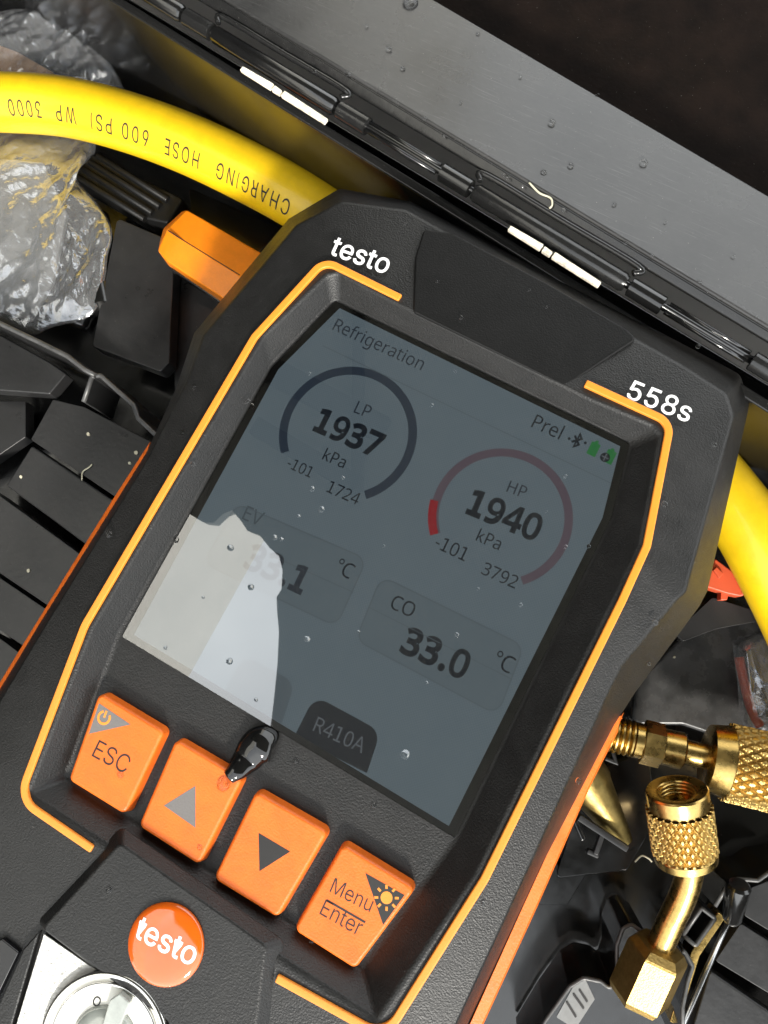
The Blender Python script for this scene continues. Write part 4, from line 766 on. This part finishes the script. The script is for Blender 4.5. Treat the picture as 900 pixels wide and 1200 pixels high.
# black ribbed clip under the hose
rc = thing('ribbed_clip', 'black ribbed plastic clip under the yellow hose beside the film bag', 'clip', P(140, 215, -6))
prism('clip_body', fillet(PX([(84, 206), (108, 180), (215, 232), (196, 262), (170, 256)], -5.3), .12, True, 4), -6.4, -5.3, M['grip_fine'], rc, .08)
for k in range(4):
    a = (88 + k * 9, 205 - k * 7.5); b = (a[0] + 82, a[1] + 52)
    tube('clip_rib', PX([a, b], -5.27), .10, M['grip_fine'], rc, 10)

# ------------------------------------------------------------------ crinkled film bags
rf = random.Random(5)
FOLDS = [(math.cos(a_), math.sin(a_), f_, rf.random(), w_) for a_, f_, w_ in ((.15, .40, .8), (-.15, .72, .5), (.45, 1.0, .34), (1.45, .33, .35), (.05, 1.7, .22), (2.2, 1.3, .12), (-.5, 2.4, .12), (1.0, 3.1, .07))]
def crumple(name, px, z, amp, seed, puff=.3, na=190, nr=64):
    """crinkled film sheet: rings from the middle out to the outline, folded along the creases of FOLDS"""
    pts = catmull([(p.x, p.y, 0) for p in PX(px + px[:1], z)], 8)[:-1]; k = len(pts)
    c = sum(pts, Vector()) / k; v = [(c.x, c.y)]; f = []
    for i in range(nr):
        t = ((i + 1) / nr) ** .8
        for j in range(na):
            u = j / na * k; a = pts[int(u) % k]; b = pts[(int(u) + 1) % k]; p = c.lerp(a.lerp(b, u % 1), t); v.append((p.x, p.y))
    for j in range(na): f.append((0, 1 + j, 1 + (j + 1) % na))
    for i in range(nr - 1):
        for j in range(na): f.append((1 + i * na + j, 1 + (i + 1) * na + j, 1 + (i + 1) * na + (j + 1) % na, 1 + i * na + (j + 1) % na))
    V = []
    for n, (x, y) in enumerate(v):
        e = min(1, (1 - (((n - 1) // na + 1) / nr) ** .8) * 4) if n else 1
        q = Vector((x, y, seed)) + noise.noise_vector(Vector((x * .5, y * .5, seed))) * .5; h = 0
        for ux, uy, fq, ph, wt in FOLDS:
            t_ = ((q.x * ux + q.y * uy) * fq + ph + seed) % 1; m_ = .5 + .5 * noise.noise(Vector((x * .45 + ph * 9, y * .45, seed + ph * 5)))
            h += wt * m_ * 1.6 * (abs(t_ - .5) * 4 - 1)
        V.append((x, y, z + amp * h * (.3 + .7 * e) + puff * math.sqrt(e)))
    o = link_mesh(name, V, f, M['film'])
    if sum(p.normal.z for p in o.data.polygons) < 0: o.data.flip_normals()
    for p in o.data.polygons: p.use_smooth = True
    return o
bg1 = crumple('film_bag', [(-60, 20), (-10, 15), (40, 12), (85, 30), (118, 58), (140, 92), (142, 118), (100, 130), (-60, 130)], -4.6, .2, 3.1, .3)
tag(bg1, 'crumpled clear film bag behind the yellow hose in the corner', 'plastic bag', 'clear film bags')
bg2 = crumple('film_bag', [(-60, 140), (90, 150), (112, 176), (92, 208), (112, 235), (131, 268), (126, 300), (122, 330), (108, 368), (60, 384), (40, 392), (0, 376), (-60, 350)], -5.4, .17, 8.7, .25)
tag(bg2, 'crumpled clear film bag in front of the yellow hose at left', 'plastic bag', 'clear film bags')
bg3 = crumple('film_bag', [(858, 754), (875, 744), (905, 735), (960, 740), (960, 880), (900, 862), (872, 850), (864, 800)], -5.8, .2, 5.2, .5, 150, 40)
tag(bg3, 'crumpled clear film bag at the right edge above the brass fittings', 'plastic bag', 'clear film bags')
kc = prism('card_insert', PX([(-60, 30), (20, 60), (62, 84), (60, 110), (-60, 110)], -4.75), -5.4, -4.75, M['kraft'], None, .05)
tag(kc, 'tan card inside the film bag behind the hose', 'card')
bx = thing('black_adapter', 'black plastic adapter wrapped inside the film bag at left', 'adapter', P(115, 320, -6.2))
tube('adapter_body', catmull([P(112, 255, -5.9), P(118, 300, -5.8), P(108, 345, -5.9), P(92, 385, -6.1)], 6), .42, M['case'], bx, 16)
lathe('adapter_collar', P(116, 335, -5.75), P(122, 368, -5.8), [(0, .2), (.1, .5), (.8, .5), (1, .3)], M['case'], bx, 20)
pk = prism('instruction_leaflet', PX([(-60, 180), (50, 190), (78, 250), (62, 330), (35, 376), (-60, 345)], -5.85), -6.0, -5.85, M['white_tab'], None, .04)
tag(pk, 'folded pale leaflet inside the film bag at left', 'leaflet')
rw = thing('red_cable_end', 'dark red cable end inside the film bag at right edge', 'cable', P(880, 800, -6))
tube('cable', catmull([P(866, 770, -5.9), P(872, 800, -5.9), P(880, 830, -5.9), P(890, 850, -6)], 6), .12, M['redclip'], rw, 10)
tube('cable', catmull([P(880, 760, -5.9), P(888, 800, -5.9), P(895, 840, -5.9)], 6), .16, M['case'], rw, 10)

# red clip beside the hose
rcl = thing('red_clip', 'small red orange plastic clip between gauge and hose at right', 'clip', P(850, 690, -5))
prism('clip_plate', PX([(828, 688), (838, 654), (862, 672), (882, 694), (868, 699), (853, 696)], -4.6), -5.1, -4.6, M['redclip'], rcl, .04)
prism('clip_foot', PX([(846, 690), (856, 690), (853, 703), (845, 703)], -4.7), -5.1, -4.75, M['redclip'], rcl, .02)
prism('clip_tooth', PX([(836, 668), (840, 664), (848, 672), (843, 678)], -4.5), -4.7, -4.5, M['redclip'], rcl, .02)

# ------------------------------------------------------------------ brass fittings
def knurl(name, A, B, r, parent, cols=30, rws=9, dep=.075):
    ax = B - A; t = ax.normalized(); n = Vector((0, 0, 1)); n = (n - t * n.dot(t)).normalized(); b = t.cross(n); v = []; f = []
    C2, R2 = cols * 8, rws * 14
    for i in range(R2 + 1):
        s = i / R2
        for j in range(C2):
            th = 2 * math.pi * j / C2
            u1 = (j / 8 + s * rws / 2) % 1; u2 = (j / 8 - s * rws / 2) % 1
            g_ = max(0, 1 - min(u1, 1 - u1) * 4.4); g2 = max(0, 1 - min(u2, 1 - u2) * 4.4)
            rr = r - dep * max(g_, g2) ** .8; v.append(A + ax * s + (n * math.cos(th) + b * math.sin(th)) * rr)
    for i in range(R2):
        for j in range(C2): f.append((i * C2 + j, i * C2 + (j + 1) % C2, (i + 1) * C2 + (j + 1) % C2, (i + 1) * C2 + j))
    return link_mesh(name, v, f, M['brass_rough'], parent)
# elbow with knurled cap
el = thing('brass_elbow', 'brass elbow fitting with open knurled cap and hex nut at lower right', 'fitting', P(790, 1050, -6.5))
A, B = P(793, 925, -2.9), P(804, 1008, -3.45); R1 = (P(793 + 37, 925, -2.9) - P(793, 925, -2.9)).length
capo = lathe('cap_collar', A, A.lerp(B, .24), [(1., R1 * .60), (.25, R1 * .60), (.08, R1 * .66), (0, R1 * .84), (.0, R1 * .96), (.10, R1), (.8, R1), (1, R1 * .97)], M['brass'], el, 48)
for k in range(3):
    q = A.lerp(B, .06 + .055 * k); n = 40; t = (B - A).normalized(); a_ = (Vector((0, 0, 1)) - t * t.z).normalized(); b_ = t.cross(a_)
    nest_o = tube('inner_thread', [q + (a_ * math.cos(2 * math.pi * i / n) + b_ * math.sin(2 * math.pi * i / n)) * R1 * .60 for i in range(n + 1)], .05, M['brass'], el, 8)
knurl('knurled_grip', A.lerp(B, .24), A.lerp(B, .86), R1 * 1.08, el, 25, 7)
lathe('cap_skirt', A.lerp(B, .86), A.lerp(B, 1.02), [(0, R1 * 1.02), (.1, R1 * 1.05), (.75, R1 * 1.02), (1, R1 * .8), (1, R1 * .3)], M['brass'], el, 48)
tp = catmull([P(805, 1000, -3.5), P(808, 1022, -3.75), P(800, 1050, -4.0), P(787, 1078, -4.2), P(772, 1112, -4.4)], 8)
tube('elbow_tube', tp, (P(808 + 16.5, 1030, -3.9) - P(808, 1030, -3.9)).length, M['brass'], el, 32)
nA, nB = P(774, 1108, -4.4), P(746, 1170, -4.75); nr = .70
lathe('hex_nut', nA, nB, [(-.02, nr * .55), (0, nr * .8), (.10, nr * .98), (.14, nr), (.9, nr), (1, nr * .9), (1, nr * .3)], M['brass_rough'], el, 6, False)
bevel(el.children[-1], .04, 2, 20)
# straight adapter lying towards the right edge
ad = thing('brass_adapter', 'straight brass adapter with threads, hex and knurled coupling at right edge', 'fitting', P(800, 880, -6.5))
a0, a1 = P(716, 860, -4.3), P(940, 914, -4.3)
def sp(px): return a0.lerp(a1, (px - 716) / (940 - 716.))
thr = []
for k in range(6): thr += [(k / 6, .36), ((k + .35) / 6, .43), ((k + .65) / 6, .43)]
lathe('threaded_end', sp(706), sp(744), thr + [(1, .36)], M['brass'], ad, 36)
lathe('shoulder', sp(743), sp(754), [(0, .34), (.1, .42), (1, .42)], M['brass'], ad, 36)
lathe('hex', sp(752), sp(779), [(0, .40), (.08, .52), (.92, .52), (1, .40)], M['brass'], ad, 6, False); bevel(ad.children[-1], .03, 2, 20)
lathe('collar', sp(778), sp(803), [(0, .42), (.9, .43), (1, .38)], M['brass'], ad, 36)
lathe('neck', sp(802), sp(832), [(0, .29), (1, .29)], M['brass'], ad, 32)
lathe('coupling_end', sp(828), sp(853), [(0, .3), (0, .62), (.12, .76), (1, .84)], M['brass'], ad, 48)
knurl('knurled_grip', sp(853), sp(940), .90, ad, 26, 9)
# tapered brass piece beside the gauge
cn3 = thing('brass_cone', 'dull tapered brass fitting half under the orange gauge edge', 'fitting', P(705, 945, -6))
lathe('cone', P(672, 890, -5.6), P(733, 988, -5.8), [(0, .62), (.3, .62), (.35, .56), (.9, .27), (1, .20)], M['brass_dull'], cn3, 32)
# little black clip by the cone
bc2 = thing('plastic_clip', 'small black plastic clip with grey edges below the tapered brass piece', 'clip', P(705, 980, -6))
def barpx(name, a, b, wd, z, par, m='tray', th=.25): return band(name, PX([a, b], z), wd, z - th, z, M[m], par, .03)
barpx('clip_bar', (678, 958), (736, 996), .16, -5.1, bc2); barpx('clip_leg', (707, 976), (698, 1002), .13, -5.15, bc2)
barpx('clip_foot', (688, 998), (702, 1004), .12, -5.17, bc2); barpx('clip_post', (674, 962), (684, 985), .12, -5.2, bc2, 'case')
bc3 = band('plastic_tab', PX([(709, 889), (722, 894), (718, 880)], -5.3), .1, -5.6, -5.3, M['tray'], None, .03); tag(bc3, 'tiny black plastic tab at the orange gauge edge by the threads', 'tab')
# second steel strip under the elbow nut
bs = thing('brass_strip', 'thin brass strip standing behind the elbow tube at lower right', 'strip', P(820, 1090, -6))
band('strip_body', PX([(846, 1072), (815, 1118), (790, 1200)], -5.6), .22, -6.4, -5.6, M['brass'], bs, .03)

# ------------------------------------------------------------------ fibres and drops
def fibre(px, z, lab):
    o = tube('fibre', catmull(PX(px, z), 6), .022, M['fibre'], None, 6); tag(o, lab, 'fibre')
fibre([(96, 563), (97, 553), (104, 548), (108, 544)], TZ + .04, 'pale curled fibre lying on the left tray rib')
fibre([(620, 214), (632, 226), (645, 232), (647, 240), (644, 244)], -.78, 'thin pale fibre on the lid flange above the hinge')
fibre([(744, 1010), (752, 1003), (760, 1006), (764, 1010)], -6.1, 'thin fibre on the dark tray under the elbow')

def dome(r, h):
    v = []; f = []; n = 14; k = 5
    for i in range(k):
        a = math.pi / 2 * i / k
        for j in range(n): v.append((math.cos(2 * math.pi * j / n) * r * math.cos(a), math.sin(2 * math.pi * j / n) * r * math.cos(a), h * math.sin(a)))
    v.append((0, 0, h))
    for i in range(k - 1):
        for j in range(n): f.append((i * n + j, i * n + (j + 1) % n, (i + 1) * n + (j + 1) % n, (i + 1) * n + j))
    for j in range(n): f.append(((k - 1) * n + j, (k - 1) * n + (j + 1) % n, k * n))
    o = link_mesh('water_drop', v, f, M['water']); 
    for p in o.data.polygons: p.use_smooth = True
    return o
proto = dome(1, .5); first = [True]
MARKS = {'water drops on the screen': ('water drop on the screen', [((440, 410), 'Refrigeration heading'), ((640, 505), 'Prel status word'), ((403, 518), 'LP number'), ((350, 553), 'LP -101 mark'), ((400, 585), '1724 mark'), ((587, 615), 'HP number'), ((526, 650), 'HP -101 mark'), ((584, 682), '3792 mark'), ((293, 612), 'EV heading'), ((320, 680), 'EV number'), ((400, 675), 'EV degree sign'), ((470, 718), 'CO heading'), ((505, 780), 'CO number'), ((588, 785), 'CO degree sign'), ((395, 870), 'R410A tab'), ((157, 745), 'lower left screen corner'), ((530, 970), 'lower right screen corner'), ((700, 525), 'battery icons')]),
    'water drops on the housing': ('drop on the black housing', [((420, 305), 'lettering at the top left'), ((770, 470), '558s lettering'), ((194, 1107), 'round orange badge'), ((135, 885), 'ESC button'), ((220, 940), 'up arrow button'), ((315, 1000), 'down arrow button'), ((415, 1065), 'Menu button'), ((320, 430), 'upper left screen corner'), ((715, 605), 'right screen corner'), ((533, 980), 'lower right screen corner'), ((143, 745), 'lower left screen corner'), ((560, 380), 'plain top panel'), ((700, 850), 'right orange bumper top'), ((60, 700), 'left orange bumper'), ((670, 920), 'right orange bumper edge')]),
    'water drops on the lid': ('drop on the grey lid rim', [((340, 110), 'upper bright strip'), ((650, 300), 'lower bright strip'), ((633, 225), 'pale fibre'), ((481, 4), 'large dark drop'), ((900, 300), 'right photo edge'), ((655, 89), 'dark lid lining edge'), ((500, 200), 'twin hinge rods')])}
def place(px, py, grp):
    head, marks = MARKS[grp]; (mx_, my_), nm = min(marks, key=lambda k: math.hypot(k[0][0] - px, k[0][1] - py)); dx, dy = px - mx_, py - my_
    far = 'close ' if math.hypot(dx, dy) < 26 else ('well ' if math.hypot(dx, dy) > 75 else 'just ')
    wd = ('right of' if dx > 0 else 'left of') if abs(dx) > 2 * abs(dy) else ('below' if dy > 0 else 'above') if abs(dy) > 2 * abs(dx) else ('lower right of' if dx > 0 else 'lower left of') if dy > 0 else ('upper right of' if dx > 0 else 'upper left of')
    return head + ' ' + far + wd + ' the ' + nm
def drop(px, py, z, rpx, lab, grp, nrm=None):
    o = proto if first[0] else proto.copy()
    if not first[0]: COL.objects.link(o)
    first[0] = False
    c = P(px, py, z); r = (P(px + rpx, py, z) - c).length * .95; o.location = c; o.scale = (r * random.uniform(.9, 1.15), r * random.uniform(.9, 1.1), r)
    e = Vector(nrm).to_track_quat('Z', 'Y').to_euler() if nrm else None
    if e: o.rotation_euler = e
    if lab.startswith('small') and grp: lab = ('tiny ' if rpx < 3 else 'small ' if rpx < 4.5 else 'round ') + place(px, py, grp)
    if grp in MARKS: o['away'] = min(math.hypot(k[0][0] - px, k[0][1] - py) for k in MARKS[grp][1])
    tag(o, lab, 'water drop', grp); return o
GZ = NF + .061
for x, y, r in [(506, 475, 3), (533, 435, 2.5), (662, 558, 3), (663, 641, 3), (610, 709, 3), (366, 573, 4), (377, 597, 4), (322, 630, 4), (535, 744, 3), (294, 688, 4), (360, 749, 4), (270, 642, 4), (269, 775, 4.5), (475, 884, 6), (194, 759, 2.5), (350, 605, 2.5), (330, 632, 3), (363, 438, 2.5), (402, 560, 2.5), (640, 600, 2), (300, 820, 2.5), (560, 690, 2), (450, 640, 2), (500, 800, 2), (420, 740, 2), (238, 700, 2)]:
    drop(x, y, GZ, r, 'small clear water drop on the screen glass', 'water drops on the screen')
drop(207, 633, GZ - .02, 4, 'dark round water drop on the left edge of the screen', 'water drops on the screen')
for x, y, r, z in [(227, 454, 3, -.2), (215, 507, 4, -.17), (226, 544, 3, 0), (127, 626, 5, -.17), (289, 470, 4, -.3), (837, 521, 4, -.2), (779, 591, 4, 0), (768, 730, 4, -.12), (775, 738, 3, -.2), (818, 406, 3, -.3), (760, 778, 3, -.3), (678, 915, 4, -.5), (128, 1042, 5, .14), (4, 990, 4, -.1), (566, 1059, 3, -.1), (377, 1162, 3, -.1), (347, 892, 4, NF), (438, 944, 4, NF), (244, 927, 3, NF), (540, 372, 3, .07), (475, 262, 2, -.1), (690, 640, 2.5, -.3), (250, 1035, 3, NF + .1), (620, 340, 2.5, -.1), (512, 330, 2.5, .07), (640, 360, 2.5, -.1)]:
    drop(x, y, z, r, 'small clear water drop on the black gauge housing', 'water drops on the housing')
drop(262, 919, BZ, 9, 'large clear water drop on the up arrow button', None)
drop(141, 908, BZ, 4, 'small clear water drop under the ESC lettering', None)
drop(234, 993, BZ, 3, 'tiny water drop at the lower corner of the up arrow button', None)
drop(365, 1103, BZ - .03, 3, 'tiny water drop at the lower left corner of the Menu button', None)
ln = (s1 - s0).cross(u0 - s0).normalized(); ln = ln if ln.z > 0 else -ln
def lid_z(px, py):
    d = ray(px, py); return (CC + d * ((s0 - CC).dot(ln) / d.dot(ln))).z
for x, y, r in [(456, 57, 4), (472, 80, 3), (647, 143, 4), (637, 202, 4), (669, 194, 4), (497, 139, 4), (408, 87, 4), (755, 190, 5), (369, 84, 3), (594, 209, 3), (612, 219, 2.5), (733, 285, 3), (764, 300, 3), (520, 160, 2.5), (660, 246, 3), (560, 40, 2.5), (700, 110, 2.5), (540, 120, 2), (610, 90, 2), (720, 240, 3), (590, 205, 3), (820, 330, 3), (780, 260, 2), (860, 300, 2.5), (430, 30, 2.5)]:
    drop(x, y, lid_z(x, y), r, 'small water drop on the grey lid rim', 'water drops on the lid', ln)
drop(481, 4, lid_z(481, 4), 10, 'large dark water drop on the lid rim at the top of the photo', None, ln)
# long water bead bridging button and housing
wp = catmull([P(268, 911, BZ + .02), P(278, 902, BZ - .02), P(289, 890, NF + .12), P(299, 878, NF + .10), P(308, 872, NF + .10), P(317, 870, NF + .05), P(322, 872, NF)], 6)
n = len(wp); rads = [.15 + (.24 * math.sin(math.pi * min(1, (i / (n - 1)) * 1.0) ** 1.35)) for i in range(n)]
wb = tube('water_bead', wp, rads, M['bead_dark_sheen'], None, 20, True, .7); tag(wb, 'long water bead coloured for dark reflections, bridging the up arrow button and the housing', 'water drop')

# of two drops that lie on the same side of the same landmark, say which is the nearer one
twins = {}
for o in COL.objects:
    if o.name.startswith('water_drop') and o.get('group'): twins.setdefault(o['label'], []).append(o)
for lab, os_ in twins.items():
    if len(os_) == 2:
        os_.sort(key=lambda o: o['away'])
        for o, wd in zip(os_, ('nearer ', 'farther ')): o['label'] = wd + lab
for o in COL.objects:
    if 'away' in o: del o['away']
# crumbs on the tray
for n, (x, y, z, r, lab) in enumerate(((104, 509, TZ, 2.2, 'pale crumb near the middle of the top left tray rib'), (160, 531, TZ, 2.6, 'pale crumb at the right end of the top left tray rib'), (152, 543, TZ, 2, 'tiny crumb just below the pale crumb beside the orange bumper'), (25, 559, TZ - .05, 2, 'pale crumb at the left end of the second tray rib'), (34, 669, TZ - .15, 2.2, 'pale crumb on the third tray rib at the left edge'), (790, 770, -6.4, 2, 'pale crumb on the wet floor above the brass adapter'))):
    c = P(x, y, z); q = (P(x + r, y, z) - c).length; rr = random.Random(n)
    v = [(c.x + math.cos(t) * q * rr.uniform(.6, 1.1), c.y + math.sin(t) * q * rr.uniform(.6, 1.1), z + h) for h in (0, q * .7) for t in (0, 1.05, 2.1, 3.14, 4.2, 5.2)]
    o = link_mesh('crumb', v, [(6, 7, 8, 9, 10, 11)] + [(i, (i + 1) % 6, 6 + (i + 1) % 6, 6 + i) for i in range(6)], M['fibre']); tag(o, lab, 'crumb', 'crumbs on the tray')
